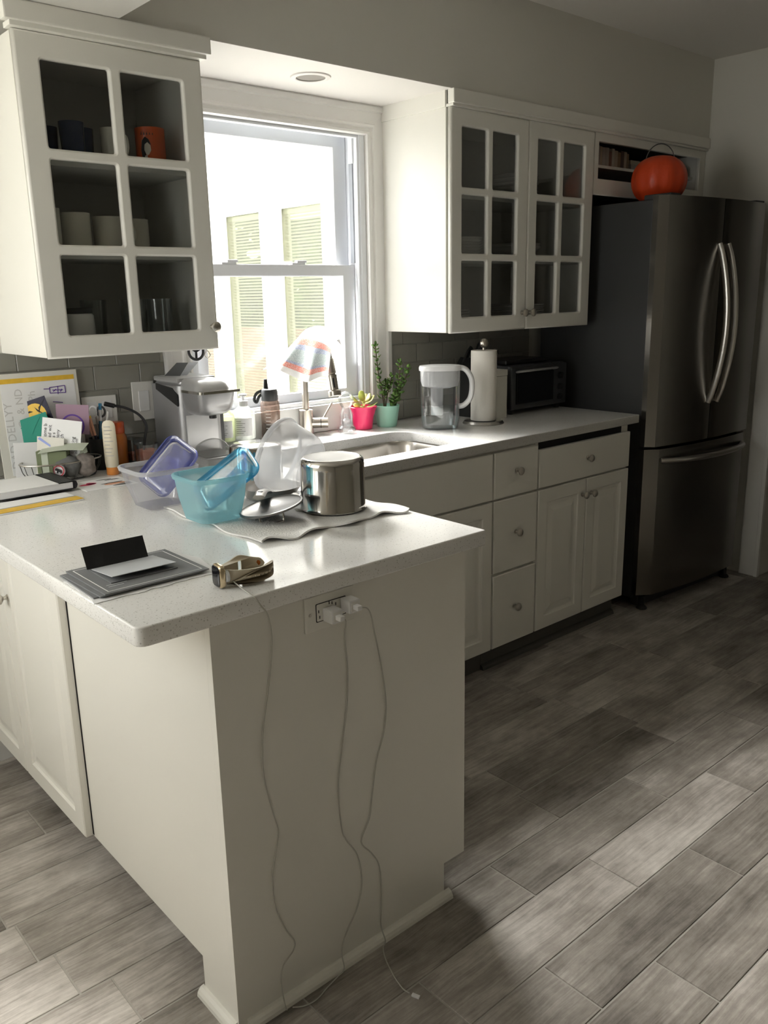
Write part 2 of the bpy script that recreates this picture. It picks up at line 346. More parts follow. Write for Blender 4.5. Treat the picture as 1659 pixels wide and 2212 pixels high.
def obj(name, bm, mat, parent=None, smooth=False, loc=None, rot=None, mx=None, label=None, angle=None):
    if isinstance(bm, bpy.types.Mesh): me = bm
    else:
        if mx is not None: bmesh.ops.transform(bm, matrix=mx, verts=bm.verts)
        bmesh.ops.recalc_face_normals(bm, faces=bm.faces)
        me = bpy.data.meshes.new(name); bm.to_mesh(me); bm.free()
    if not me.materials: me.materials.append(M[mat])
    if smooth or angle:
        for p in me.polygons: p.use_smooth = True
        if angle is None: angle = 40
        try: me.set_sharp_from_angle(angle=math.radians(angle))
        except Exception: pass
    o = bpy.data.objects.new(name, me); C.objects.link(o)
    if parent is not None: o.parent = parent
    if loc is not None: o.location = loc
    if rot is not None: o.rotation_euler = rot
    if label: o['label'] = label
    return o
def tag(o, label, cat, group=None, kind=None):
    if label: o['label'] = label
    if cat: o['category'] = cat
    if group: o['group'] = group
    if kind: o['kind'] = kind
    return o
def thing(name, label, cat, loc=(0, 0, 0), rz=0, group=None):
    o = bpy.data.objects.new(name, None); o.empty_display_size = 0.05; C.objects.link(o); o.location = loc; o.rotation_euler = (0, 0, rz)
    return tag(o, label, cat, group)
def struct(name, bm, mat, **k): o = obj(name, bm, mat, **k); o['kind'] = 'structure'; return o
def dup(o, name=None, parent=None, loc=None, rz=None):
    c = o.copy(); C.objects.link(c); c.parent = parent
    if loc is not None: c.location = loc
    if rz is not None: c.rotation_euler = (0, 0, rz)
    for ch in o.children:
        dup(ch, parent=c)
    return c
T = Matrix.Translation
def Rm(a, ax): return Matrix.Rotation(a, 4, ax)
def basis(o, x, y, z): return Matrix(((x.x, y.x, z.x, o.x), (x.y, y.y, z.y, o.y), (x.z, y.z, z.z, o.z), (0, 0, 0, 1)))
FH = V(0.656, 0.755, 0); RH = V(0.755, -0.656, 0)      # the photographer's horizontal forward and rightward directions

YW = 0.035      # plaster face of the window wall
ZC = 0.914      # worktop height

# ================================================================== STRUCTURE
XL, XR, YB = -2.8, 1.786, -4.4          # dining-side wall, fridge-side wall, wall behind the viewer
ZS, ZK, XS = 2.14, 2.49, -1.252         # soffit underside / dining ceiling, kitchen ceiling, where the lower ceiling ends
# floor: slab, grout bed, planks
floor = struct('floor', B(XL, XR, YB, YW, -0.12, -0.006), 'plank')
obj('grout_bed', B(-2.75, XR, -2.85, YW, -0.0065, -0.0018), 'grout_light', floor)
PW, PL = 0.1545, 0.608
known = {0: -0.92, 1: -0.71, 2: -1.087, 3: -0.893, -2: -1.806, -7: -1.722, -5: -1.926, -1: -0.62, -3: -0.05, -4: -1.30, -6: -0.90, 4: -0.55}
pmesh = {}
def plank_at(x0, x1, y0, y1):
    w, d = round(x1-x0, 3), round(y1-y0, 3); k = (w, d)
    if k not in pmesh:
        bm = B(-w/2, w/2, -d/2, d/2, -0.006, 0.0, 0.0012, 1); me = bpy.data.meshes.new('plank'); bmesh.ops.recalc_face_normals(bm, faces=bm.faces); bm.to_mesh(me); bm.free(); me.materials.append(M['plank']); pmesh[k] = me
    o = bpy.data.objects.new('plank', pmesh[k]); C.objects.link(o); o.parent = floor; o.location = ((x0+x1)/2, (y0+y1)/2, 0)
g = 0.0022
for k in range(-10, 10):
    y1 = -1.39 - PW*k; y0 = y1 - PW
    if y0 > YW: continue
    y1 = min(y1, YW)
    if y0 < -2.85: break
    ph = known.get(k, random.uniform(-1, 0)); n0 = math.floor((-2.75-ph)/PL)
    x = ph + n0*PL
    while x < XR:
        a, b = max(x, -2.75), min(x+PL, XR)
        if b - a > 0.05: plank_at(a+g, b-g, y0+g, y1-g)
        x += PL
# window wall with opening
wx0, wx1, wz0, wz1 = -0.895, -0.08, 1.0, 2.06
bm = nb()
box(bm, XL, -2.75, YW, YW+0.16, 0, ZK+0.1); box(bm, -2.75, -2.26, YW, YW+0.16, 0, 1.0); box(bm, -2.75, -2.26, YW, YW+0.16, 2.08, ZK+0.1); box(bm, -2.26, wx0, YW, YW+0.16, 0, ZK+0.1); box(bm, wx1, XR+0.12, YW, YW+0.16, 0, ZK+0.1); box(bm, wx0, wx1, YW, YW+0.16, 0, wz0); box(bm, wx0, wx1, YW, YW+0.16, wz1, ZK+0.1)
wall_back = struct('wall_back', bm, 'wall_paint')
# splashback tiles, running bond
TP, TH = 0.157, 0.0775
tm = {}
def tile_at(x0, x1, z0, z1):
    w, h = round(x1-x0, 3), round(z1-z0, 3)
    if (w, h) not in tm:
        bm = B(-w/2, w/2, -0.005, 0, -h/2, h/2, 0.0012, 1); me = bpy.data.meshes.new('tile'); bmesh.ops.recalc_face_normals(bm, faces=bm.faces); bm.to_mesh(me); bm.free(); me.materials.append(M['tile_grey']); tm[(w, h)] = me
    o = bpy.data.objects.new('tile', tm[(w, h)]); C.objects.link(o); o.parent = wall_back; o.location = ((x0+x1)/2, YW-0.0035, (z0+z1)/2)
for xa, xb in ((-1.80, -1.0), (0.032, 0.93)):
    obj('tile_grout', B(xa, xb, YW-0.0045, YW-0.0002, ZC+0.001, 1.29), 'grout_tile', wall_back)
    for i in range(-1, 5):
        z0 = max(ZC+0.002, 0.921 + TH*i); z1 = min(1.289, 0.921 + TH*(i+1))
        if z1 - z0 < 0.004: continue
        ph = (0.179 if xa > 0 else -1.247) + (0 if i % 2 == 1 else TP/2)
        x = ph + math.floor((xa-ph)/TP)*TP
        while x < xb:
            a, b = max(x, xa), min(x+TP, xb)
            if b-a > 0.012: tile_at(a+0.0012, b-0.0012, z0+0.0012, z1-0.0012)
            x += TP
# ceilings, soffit, other walls
struct('ceiling', B(XS, XR+0.12, YB, YW+0.16, ZK, ZK+0.12), 'ceiling_paint')
struct('ceiling_dining', B(XL-0.12, XS, YB, YW+0.16, ZS, ZS+0.47), 'ceiling_paint')
sof = struct('soffit', B(XS, XR, -0.362, YW, ZS, ZK), 'wall_paint')
obj('alcove_ceiling', B(-1.0, 0.0, -0.3615, YW, ZS-0.002, ZS+0.001), 'alcove_paint', sof)
bm = nb(); box(bm, XR, XR+0.12, -0.80, YW, 0, ZK); box(bm, XR, XR+0.12, YB, -1.75, 0, ZK); box(bm, XR, XR+0.12, -1.75, -0.80, 2.06, ZK)
struct('wall_right', bm, 'wall_paint')
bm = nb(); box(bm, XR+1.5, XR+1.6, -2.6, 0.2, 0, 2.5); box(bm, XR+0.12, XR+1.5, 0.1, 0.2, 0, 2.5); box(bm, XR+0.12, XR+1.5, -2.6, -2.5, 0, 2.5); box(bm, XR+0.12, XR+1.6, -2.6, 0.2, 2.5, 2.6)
struct('wall_hall', bm, 'bounce_dimming_paint')
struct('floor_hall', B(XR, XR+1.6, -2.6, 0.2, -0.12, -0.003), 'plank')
struct('wall_behind', B(XL-0.12, XR+0.12, YB-0.12, YB, 0, ZK), 'bounce_dimming_paint')
bm = nb()   # dining wall with a wide window
box(bm, XL-0.12, XL, YB, -1.2, 0, ZS); box(bm, XL-0.12, XL, -0.1, YW, 0, ZS); box(bm, XL-0.12, XL, -1.2, -0.1, 2.08, ZS); box(bm, XL-0.12, XL, -1.2, -0.1, 0, 1.0)
struct('wall_left', bm, 'wall_paint')
pd = thing('window_2', None, None); pd['kind'] = 'structure'
for a, b in ((-1.2, -0.66), (-0.64, -0.1)):
    m_ = curve_mesh([[(a, 1.0), (b, 1.0), (b, 2.08), (a, 2.08)], [(a+0.04, 1.04), (a+0.04, 2.04), (b-0.04, 2.04), (b-0.04, 1.04)]], 0.05)
    m_.transform(T((XL-0.06, 0, 0)) @ Matrix(((0, 0, 1, 0), (1, 0, 0, 0), (0, 1, 0, 0), (0, 0, 0, 1))))
    s_ = obj('sash', m_, 'vinyl_white', pd); obj('pane', B(XL-0.062, XL-0.058, a+0.04, b-0.04, 1.04, 2.04), 'window_glass', s_)
bw = thing('window_6', None, None); bw['kind'] = 'structure'
me = curve_mesh([[(-2.75, 1.0), (-2.26, 1.0), (-2.26, 2.08), (-2.75, 2.08)], [(-2.71, 1.04), (-2.71, 2.04), (-2.30, 2.04), (-2.30, 1.04)]], 0.05)
me.transform(T((0, YW+0.08, 0)) @ Matrix(((1, 0, 0, 0), (0, 0, 1, 0), (0, 1, 0, 0), (0, 0, 0, 1)))); obj('sash', me, 'vinyl_white', bw); obj('pane', B(-2.71, -2.30, YW+0.078, YW+0.082, 1.04, 2.04), 'window_glass', bw)
# baseboards and door casing on the fridge-side wall
struct('baseboard_back', B(XL, -1.60, YW-0.014, YW, 0, 0.10, 0.003), 'trim_white')
struct('baseboard_right', B(XR-0.014, XR, YB, -1.85, 0, 0.10, 0.003), 'trim_white')
bm = nb(); box(bm, XR-0.018, XR, -0.80, -0.705, 0, 2.08, 0.004); box(bm, XR-0.024, XR, -0.805, -0.785, 0, 2.08, 0.003)
struct('trim_1', bm, 'trim_white')

# ---- kitchen window
win = thing('window_1', None, None); win['kind'] = 'structure'
cx0, cx1, czt, czb = -0.998, 0.028, 2.138, 1.02
prof = [(0, 0), (0, 0.020), (0.006, 0.024), (0.022, 0.024), (0.027, 0.015), (0.066, 0.013), (0.070, 0.019), (0.078, 0.019), (0.082, 0.012), (0.092, 0.012), (0.095, 0.017), (0.104, 0.015), (0.108, 0.0)]
bm = nb(); rows = []
for o_, d_ in prof: rows.append([V(cx0+o_, YW-d_, czb), V(cx0+o_, YW-d_, czt-o_), V(cx1-o_, YW-d_, czt-o_), V(cx1-o_, YW-d_, czb)])
ring_loft(bm, rows, closed=False); obj('casing', bm, 'trim_white', win)
def wframe(x0, x1, z0, z1, wl, wr, wb, wt, y, d, bev=0.003):
    me = curve_mesh([[(x0, z0), (x1, z0), (x1, z1), (x0, z1)], [(x0+wl, z0+wb), (x0+wl, z1-wt), (x1-wr, z1-wt), (x1-wr, z0+wb)]], d, bev)
    me.transform(T((0, y, 0)) @ Matrix(((1, 0, 0, 0), (0, 0, 1, 0), (0, 1, 0, 0), (0, 0, 0, 1)))); return me
obj('jamb', wframe(wx0, wx1, 1.0, 2.06, 0.026, 0.026, 0.035, 0.024, YW+0.075, 0.15), 'vinyl_white', win)
obj('jamb_stop', wframe(-0.872, -0.103, 1.03, 2.04, 0.012, 0.012, 0.004, 0.02, YW+0.02, 0.03), 'vinyl_white', win)
us = obj('upper_sash', wframe(-0.868, -0.107, 1.515, 2.035, 0.062, 0.062, 0.035, 0.045, YW+0.10, 0.03), 'vinyl_white', win)
obj('pane', B(-0.81, -0.165, YW+0.098, YW+0.102, 1.54, 2.0), 'window_glass', us)
ls = obj('lower_sash', wframe(-0.868, -0.107, 1.035, 1.552, 0.066, 0.066, 0.034, 0.042, YW+0.055, 0.034), 'vinyl_white', win)
obj('pane', B(-0.81, -0.165, YW+0.053, YW+0.057, 1.06, 1.52), 'window_glass', ls)
for x in (-0.69, -0.385):
    bm = nb(); box(bm, x-0.03, x+0.03, YW+0.04, YW+0.066, 1.551, 1.559, 0.002); box(bm, x-0.005, x+0.04, YW+0.043, YW+0.06, 1.558, 1.568, 0.003); obj('sash_lock', bm, 'vinyl_white', ls)
for s_ in (-0.862, -0.113): obj('balance_track', B(s_-0.008, s_+0.008, YW+0.03, YW+0.05, 1.56, 1.93), 'vinyl_grey', win)
for s_ in (-0.862, -0.113): obj('track_cover', B(s_-0.009, s_+0.009, YW+0.026, YW+0.052, 1.93, 2.03, 0.002), 'vinyl_white', win)
obj('window_sill', B(cx0, cx1+0.003, YW-0.022, YW+0.05, ZC+0.001, 1.02, 0.003), 'trim_white', win)

# ---- outside: wing of the house with three blinded windows, ground, brick wall, trees
XW = 1.2
wins = [(1.955, 2.485), (2.68, 3.215), (3.43, 3.97)]
wing = struct('exterior_wall', B(XW, XW+0.1, 4.6, 6.5, -0.4, 2.55), 'exterior_white')
bm = nb(); edges = [0.2] + [v for w in wins for v in w] + [4.6]
for a, b in zip(edges[::2], edges[1::2]): box(bm, XW, XW+0.1, a, b, -0.4, 2.55)
for a, b in wins: box(bm, XW, XW+0.1, a, b, -0.4, 0.5); box(bm, XW, XW+0.1, a, b, 2.035, 2.55)
obj('siding', bm, 'exterior_white', wing)
for i, (a, b) in enumerate(wins):
    w_ = thing('window_%d' % (i+3), None, None); w_['kind'] = 'structure'
    me = curve_mesh([[(a-0.03, 0.47), (b+0.03, 0.47), (b+0.03, 2.065), (a-0.03, 2.065)], [(a+0.012, 0.52), (a+0.012, 2.02), (b-0.012, 2.02), (b-0.012, 0.52)]], 0.05, 0.004)
    me.transform(T((XW-0.005, 0, 0)) @ Matrix(((0, 0, 1, 0), (1, 0, 0, 0), (0, 1, 0, 0), (0, 0, 0, 1)))); obj('window_frame', me, 'exterior_white', w_)
    obj('pane', B(XW+0.018, XW+0.022, a, b, 0.5, 2.03), 'wing_glass', w_)
    obj('head_rail', B(XW+0.03, XW+0.07, a+0.01, b-0.01, 1.985, 2.02), 'exterior_white', w_)
    bm = nb(); z = 0.56
    while z < 1.98:
        vs = [bm.verts.new(p) for p in ((XW+0.035, a+0.014, z+0.010), (XW+0.035, b-0.014, z+0.010), (XW+0.060, b-0.014, z), (XW+0.060, a+0.014, z))]; bm.faces.new(vs); z += 0.0215
    s_ = obj('blind_slats', bm, 'slat_shade', w_); s_['kind'] = 'stuff'
    for yy in (a+0.09, b-0.09, b-0.075): obj('blind_cord', B(XW+0.031, XW+0.033, yy-0.002, yy+0.002, 0.55, 1.99), 'slat_shade', w_)
struct('added_shade_roof', B(XW-0.15, 4.0, 0.2, 6.5, 2.55, 2.7), 'exterior_white')  # unseen roof, added to keep sky light off the blind slats
bm = nb(); box(bm, 3.8, 3.9, 0.2, 6.5, -0.4, 0.6); box(bm, 3.8, 3.9, 0.2, 6.5, 2.3, 2.55)
for yy in (0.2, 1.7, 3.2, 4.7, 6.4): box(bm, 3.8, 3.9, yy, yy+0.1, 0.6, 2.3)
struct('exterior_far_wall', bm, 'exterior_white')
struct('ground', B(-9, 14, -8, 16, -0.5, -0.4), 'ground')
struct('exterior_brick', B(5.2, 5.4, -1.5, 16, -0.4, 0.95), 'brick')
def bushy(name, c, rx, ry, rz, seed, label):
    rnd = random.Random(seed); t = thing(name, label, 'tree', (c[0], c[1], -0.4), group='trees seen through the far blinds')
    bm = nb(); tube(bm, [(0, 0, 0), (0.05, 0, c[2]*0.5), (0, 0.05, c[2])], 0.12, 8); obj('trunk', bm, 'stem_brown', t)
    bm = nb()
    for k in range(1500):
        d = V(rnd.gauss(0, 1), rnd.gauss(0, 1), rnd.gauss(0, 1)).normalized()*(rnd.uniform(0.55, 1)); p = V(d.x*rx, d.y*ry, c[2]+0.4+d.z*rz)
        n = V(rnd.gauss(0, 1), rnd.gauss(0, 1), rnd.gauss(0, 1)).normalized(); a, b_ = frame_of(n); s = rnd.uniform(0.14, 0.30)
        bm.faces.new([bm.verts.new(p + a*s), bm.verts.new(p + b_*s*0.6), bm.verts.new(p - a*s), bm.verts.new(p - b_*s*0.6)])
    o = obj('foliage', bm, 'tree_green', t); o['kind'] = 'stuff'
bushy('tree', (8.0, 5.0, 2.4), 2.0, 1.7, 2.3, 1, 'leafy green tree behind the far window with pale blinds')
bushy('tree', (8.0, 9.2, 2.4), 2.0, 1.8, 2.3, 2, 'leafy green tree behind the second blinded window outside')
bushy('tree', (8.2, 13.8, 2.4), 2.0, 2.0, 2.3, 3, 'leafy green tree beyond the outermost blinded window')

# recessed can light in the alcove ceiling
cl = thing('recessed_light', 'round white recessed ceiling light above the sink window', 'light', (-0.50, -0.195, ZS-0.002))
bm = nb(); lathe(bm, [(0.048, 0.0), (0.049, -0.004), (0.052, -0.006), (0.066, -0.004), (0.068, 0.0)], 40, cap0=False, cap1=False); obj('trim_ring', bm, 'alcove_paint', cl, smooth=True)
bm = nb(); lathe(bm, [(0.049, -0.004), (0.047, -0.001), (0.04, -0.0006)], 40, cap0=False, cap1=True); obj('baffle', bm, 'baffle_grey', cl, smooth=True)

# ================================================================== CABINETS
def knob(parent, p, d=(0, -1, 0), s=1.0):
    d = Vector(d); a, b_ = frame_of(d); bm = nb()
    lathe(bm, [(0.009*s, 0), (0.009*s, 0.002*s), (0.005*s, 0.004*s), (0.005*s, 0.012*s), (0.010*s, 0.016*s), (0.0155*s, 0.020*s), (0.0155*s, 0.024*s), (0.012*s, 0.028*s), (0.004*s, 0.0295*s)], 20, basis(Vector(p), a, b_, d))
    return obj('knob', bm, 'nickel', parent, smooth=True, label='brushed nickel knob')
def panel_door(name, parent, o, ax, w, h, t=0.02, raised=True):
    """door slab: o = lower corner on the front face, ax = direction of its width, front normal = ax x z"""
    ax = Vector(ax); n = ax.cross(V(0, 0, 1)); o = Vector(o)
    P = lambda x, z, d: o + ax*x + V(0, 0, z) - n*d
    st = [(0, t), (0, 0.003), (0.003, 0)]
    if raised: st += [(0.052, 0), (0.056, 0.005), (0.064, 0.007), (0.070, 0.007), (0.092, 0.0015), (0.097, 0.001)]
    rings = [[P(i, i, d), P(w-i, i, d), P(w-i, h-i, d), P(i, h-i, d)] for i, d in st]
    bm = nb(); ring_loft(bm, rings); return obj(name, bm, 'cabinet_white', parent)
def glass_door(parent, x0, x1, z0, z1, yf, cols, rows_, kx, t=0.02):
    holes = [rrect(a, b, c, d, 0.006, 3) for a, b in cols for c, d in rows_]
    me = curve_mesh([[(x0, z0), (x1, z0), (x1, z1), (x0, z1)]] + holes, t, 0.006, 1)
    me.transform(T((0, yf+t/2, 0)) @ Matrix(((1, 0, 0, 0), (0, 0, 1, 0), (0, 1, 0, 0), (0, 0, 0, 1))))
    d = obj('door', me, 'cabinet_white', parent)
    for a, b in cols:
        for c, e in rows_: obj('pane', B(a-0.003, b+0.003, yf+0.012, yf+0.015, c-0.003, e+0.003), 'cabinet_glass', d)
    knob(d, (kx, yf, 1.353)); return d
RW = [(1.346, 1.554), (1.580, 1.789), (1.815, 2.022)]
def upper_box(parent, x0, x1, z0, z1, yf, yb, shelves):
    t = 0.018
    for nm, b_ in (('side_panel', (x0, x0+t, yf, yb, z0, z1)), ('side_panel', (x1-t, x1, yf, yb, z0, z1)), ('top_panel', (x0+t, x1-t, yf, yb, z1-t, z1)), ('bottom_panel', (x0+t, x1-t, yf, yb, z0, z0+t))):
        obj(nm, B(*b_, 0.001, 1), 'cabinet_white', parent)
    obj('back_panel', B(x0+t, x1-t, yb-0.008, yb, z0+t, z1-t), 'cabinet_inside', parent)
    for s in shelves: obj('shelf', B(x0+t, x1-t, yf+0.03, yb-0.008, s-0.018, s), 'cabinet_inside', parent)
YU, YUB = -0.353, -0.327
SH = (1.565, 1.80)
ul = thing('wall_cabinet', 'white wall cabinet with one six-pane glass door above the coffee maker', 'cabinet')
upper_box(ul, -1.518, -1.006, 1.289, 2.083, YUB, YW-0.001, SH)
glass_door(ul, -1.520, -1.004, 1.287, 2.083, YU, ((-1.458, -1.279), (-1.247, -1.066)), RW, -1.022)
bm = nb(); box(bm, -1.545, -0.985, -0.384, -0.35, 2.094, 2.1395, 0.004); box(bm, -1.53, -0.995, -0.372, YUB, 2.083, 2.096, 0.002); obj('crown_trim', bm, 'cabinet_white', ul)
ur = thing('wall_cabinet', 'white wall cabinet with two six-pane glass doors between the window and fridge', 'cabinet')
upper_box(ur, 0.0, 0.872, 1.289, 2.083, YUB, YW-0.001, SH)
glass_door(ur, 0.002, 0.437, 1.287, 2.083, YU, ((0.060, 0.199), (0.229, 0.372)), RW, 0.413)
glass_door(ur, 0.440, 0.868, 1.287, 2.083, YU, ((0.495, 0.631), (0.662, 0.804)), RW, 0.462)
bm = nb(); box(bm, -0.004, XR-0.002, -0.372, -0.34, 2.092, 2.1395, 0.004); box(bm, 0.0, XR-0.004, -0.364, YUB, 2.083, 2.093, 0.002); obj('crown_trim', bm, 'cabinet_white', ur)
obj('return_trim', B(-0.004, 0.008, YUB, YW-0.001, 2.083, 2.1395, 0.001), 'cabinet_white', ur)
# open cubby over the fridge
nk = thing('open_cabinet', 'open white cabinet box with books above the fridge', 'cabinet')
me = curve_mesh([[(0.874, 1.835), (1.784, 1.835), (1.784, 2.083), (0.874, 2.083)], [(0.902, 1.90), (0.902, 2.048), (1.735, 2.048), (1.735, 1.90)]], 0.02, 0.002)
me.transform(T((0, -0.341, 0)) @ Matrix(((1, 0, 0, 0), (0, 0, 1, 0), (0, 1, 0, 0), (0, 0, 0, 1)))); obj('face_frame', me, 'cabinet_white', nk)
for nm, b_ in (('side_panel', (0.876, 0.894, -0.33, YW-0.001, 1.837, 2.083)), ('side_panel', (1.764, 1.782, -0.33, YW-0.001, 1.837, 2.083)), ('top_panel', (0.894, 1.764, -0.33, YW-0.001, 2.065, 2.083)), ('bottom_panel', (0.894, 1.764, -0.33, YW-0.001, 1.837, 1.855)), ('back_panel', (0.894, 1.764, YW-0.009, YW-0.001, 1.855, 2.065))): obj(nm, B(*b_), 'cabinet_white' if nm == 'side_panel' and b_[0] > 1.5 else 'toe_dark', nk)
obj('shelf', B(0.894, 1.764, -0.30, YW-0.01, 1.955, 1.967), 'cabinet_white', nk)

# base run
YD, YDB = -0.632, -0.612
def base_body(parent, x0, x1):
    obj('body', B(x0+0.0005, x1-0.0005, YDB, 0.029, 0.10, 0.878), 'cabinet_white', parent)
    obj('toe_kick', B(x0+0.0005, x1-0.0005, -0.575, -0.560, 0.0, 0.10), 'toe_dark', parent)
sb = thing('base_cabinet', 'white sink base cabinet with a plain false drawer front', 'cabinet')
# hollow body so that the sink bowl hangs inside
for b_ in ((-0.985, -0.965, YDB, 0.029, 0.10, 0.878), (-0.082, -0.0625, YDB, 0.029, 0.10, 0.878), (-0.965, -0.082, YDB, 0.029, 0.10, 0.118), (-0.965, -0.082, 0.011, 0.029, 0.118, 0.878), (-0.965, -0.082, YDB, YDB+0.018, 0.118, 0.878)): obj('body_panel', B(*b_), 'cabinet_white', sb)
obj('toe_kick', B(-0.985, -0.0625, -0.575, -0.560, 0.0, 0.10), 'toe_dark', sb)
panel_door('drawer_front', sb, (-0.93, YD, 0.694), (1, 0, 0), 0.865, 0.174, raised=False)
panel_door('door', sb, (-0.93, YD, 0.1), (1, 0, 0), 0.43, 0.586); panel_door('door', sb, (-0.495, YD, 0.1), (1, 0, 0), 0.43, 0.586)
db = thing('base_cabinet', 'narrow white base cabinet with three stacked drawers', 'cabinet'); base_body(db, -0.062, 0.198)
for z0, z1, kz in ((0.694, 0.868, 0.788), (0.405, 0.686, 0.55), (0.1, 0.394, 0.249)):
    d = panel_door('drawer_front', db, (-0.0565, YD, z0), (1, 0, 0), 0.2505, z1-z0, raised=False); knob(d, (0.069, YD, kz))
rb = thing('base_cabinet', 'white base cabinet with one wide drawer over two panelled doors beside the fridge', 'cabinet'); base_body(rb, 0.198, 0.822)
obj('drawer_gap_shade', B(0.215, 0.772, YDB-0.002, YDB+0.002, 0.846, 0.877), 'gap_shade', rb)  # flat black strip painted for the shade of the open slot
d = panel_door('drawer_front', rb, (0.2025, YD, 0.694), (1, 0, 0), 0.614, 0.152, raised=False); knob(d, (0.512, YD, 0.774))
d = panel_door('door', rb, (0.2025, YD, 0.1), (1, 0, 0), 0.309, 0.586); knob(d, (0.487, YD, 0.624))
d = panel_door('door', rb, (0.517, YD, 0.1), (1, 0, 0), 0.299, 0.586); knob(d, (0.545, YD, 0.622))

# peninsula
PXL, PXR, PYE = -1.675, -1.0205, -1.396
pn = thing('peninsula_cabinet', 'white peninsula cabinet with a plain end panel and panelled doors', 'cabinet')
obj('body', B(PXL+0.017, PXR+0.001, PYE+0.0185, 0.02, 0.1, 0.878), 'cabinet_white', pn)
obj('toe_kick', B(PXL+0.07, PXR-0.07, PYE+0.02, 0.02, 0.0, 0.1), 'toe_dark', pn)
bm = nb(); prism(bm, [(PXL, 0), (-1.0905, 0), (-1.0905, 0.097), (PXR, 0.097), (PXR, 0.878), (PXL, 0.878)], 0, 0.018, Matrix(((1, 0, 0, 0), (0, 0, 1, PYE), (0, 1, 0, 0), (0, 0, 0, 1)))); obj('end_panel', bm, 'cabinet_white', pn)
bm = nb(); prism(bm, [(PYE+0.0182, 0), (-1.262, 0), (-1.262, 0.097), (-0.70, 0.097), (-0.70, 0.878), (PYE+0.0182, 0.878)], 0, 0.016, Matrix(((0, 0, 1, PXL), (1, 0, 0, 0), (0, 1, 0, 0), (0, 0, 0, 1)))); obj('side_panel', bm, 'cabinet_white', pn)
obj('gap_shade_strip', B(PXL-0.0005, PXL+0.002, -0.708, -0.699, 0.1, 0.878), 'gap_shade', pn)  # dark line painted for the shade between door and side panel
for y0, y1, ky in ((-0.286, -0.704, -0.322), (0.02, -0.279, -0.245)):
    d = panel_door('door', pn, (PXL-0.022, y0, 0.1), (0, -1, 0), y0-y1, 0.772); knob(d, (PXL-0.022, ky, 0.655), (-1, 0, 0))
def shoe(p0, p1, n):
    p0, p1, n = Vector(p0), Vector(p1), Vector(n); s = [V(0, 0, 0)] + [n*(0.017*math.cos(a)) + V(0, 0, 0.021*math.sin(a)) for a in (0, 0.4, 0.8, 1.2, PI/2)]
    bm = nb(); ring_loft(bm, [[p + q for q in s] for p in (p0, p1)]); return bm
obj('shoe_moulding', shoe((-1.655, PYE, 0), (-1.075, PYE, 0), (0, -1, 0)), 'cabinet_white', pn)
obj('shoe_moulding', shoe((PXL, -1.255, 0), (PXL, PYE+0.006, 0), (-1, 0, 0)), 'cabinet_white', pn)
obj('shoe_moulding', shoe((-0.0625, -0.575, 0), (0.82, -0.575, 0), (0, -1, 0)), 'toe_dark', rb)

# worktop: one L-shaped slab with the sink cut-out
outer = [(-1.812, 0.0295), (-1.812, -1.385)] + [(-1.812+0.02*(1-math.cos(a)), -1.385-0.02*math.sin(a)) for a in (0.4, 0.8, 1.2, 1.57)] + [(-0.964, -1.405), (-0.960, -1.401), (-0.960, -0.638), (0.866, -0.638), (0.869, -0.635), (0.869, 0.0295)]
sink_hole = rrect(-0.86, -0.112, -0.547, -0.195, 0.085, 8)
me = curve_mesh([outer, sink_hole], 0.036, 0.0035, 2); me.transform(T((0, 0, ZC-0.018)))
wt = obj('worktop', me, 'quartz'); tag(wt, 'white speckled stone worktop running along the wall and out over the peninsula', 'countertop')
sk = thing('sink', 'stainless steel undermount sink bowl below the window', 'sink')
rings = []
for ins, z in ((-0.012, 0.8765), (-0.012, 0.8745), (0.0, 0.8745), (0.006, 0.86), (0.012, 0.72), (0.03, 0.695), (0.06, 0.688), (0.15, 0.683)):
    rings.append([V(x, y, z) for x, y in rrect(-0.86+ins, -0.112-ins, -0.547+ins, -0.195-ins, max(0.01, 0.085-ins*0.3), 8)])
bm = nb(); ring_loft(bm, rings, cap0=False); obj('bowl', bm, 'steel_sink', sk, smooth=True)
bm = nb(); lathe(bm, [(0.045, 0), (0.043, 0.003), (0.03, 0.002), (0.028, -0.004)], 24, T((-0.486, -0.371, 0.685))); obj('drain', bm, 'steel_satin', sk, smooth=True)

# ================================================================== FRIDGE
FR = thing('fridge', 'tall stainless french-door fridge with a freezer drawer at the end of the counter', 'fridge', (0.918, -0.668, 0), -0.06)
FW = 0.80
def front(x): u = x/FW*2-1; return -0.032*(1-u*u)
def fdoor(x0, x1, z0, z1, rl, rr_):
    n = 14; pts = []
    for i in range(n+1):
        x = x0 + (x1-x0)*i/n; y = front(x)
        dl, dr = x-x0, x1-x
        if rl and dl < rl: y += rl*(1-math.sqrt(max(0, 1-(1-dl/rl)**2)))
        if rr_ and dr < rr_: y += rr_*(1-math.sqrt(max(0, 1-(1-dr/rr_)**2)))
        pts.append((x, y))
    poly = pts + [(x1, 0.055), (x0, 0.055)]
    bm = nb(); prism(bm, poly, z0, z1); return bm
obj('body', B(0.012, FW-0.012, 0.062, 0.66, 0.05, 1.795, 0.004), 'fridge_side', FR)
obj('gasket', B(0.02, FW-0.02, 0.05, 0.066, 0.08, 1.79), 'black_rubber', FR)
dl = obj('door', fdoor(0.0, FW/2-0.002, 0.765, 1.808, 0.03, 0.004), 'fridge_steel', FR, angle=25)
dr = obj('door', fdoor(FW/2+0.002, FW, 0.765, 1.808, 0.004, 0.03), 'fridge_steel', FR, angle=25)
fz = obj('freezer_drawer', fdoor(0.0, FW, 0.075, 0.752, 0.03, 0.03), 'fridge_steel', FR, angle=25)
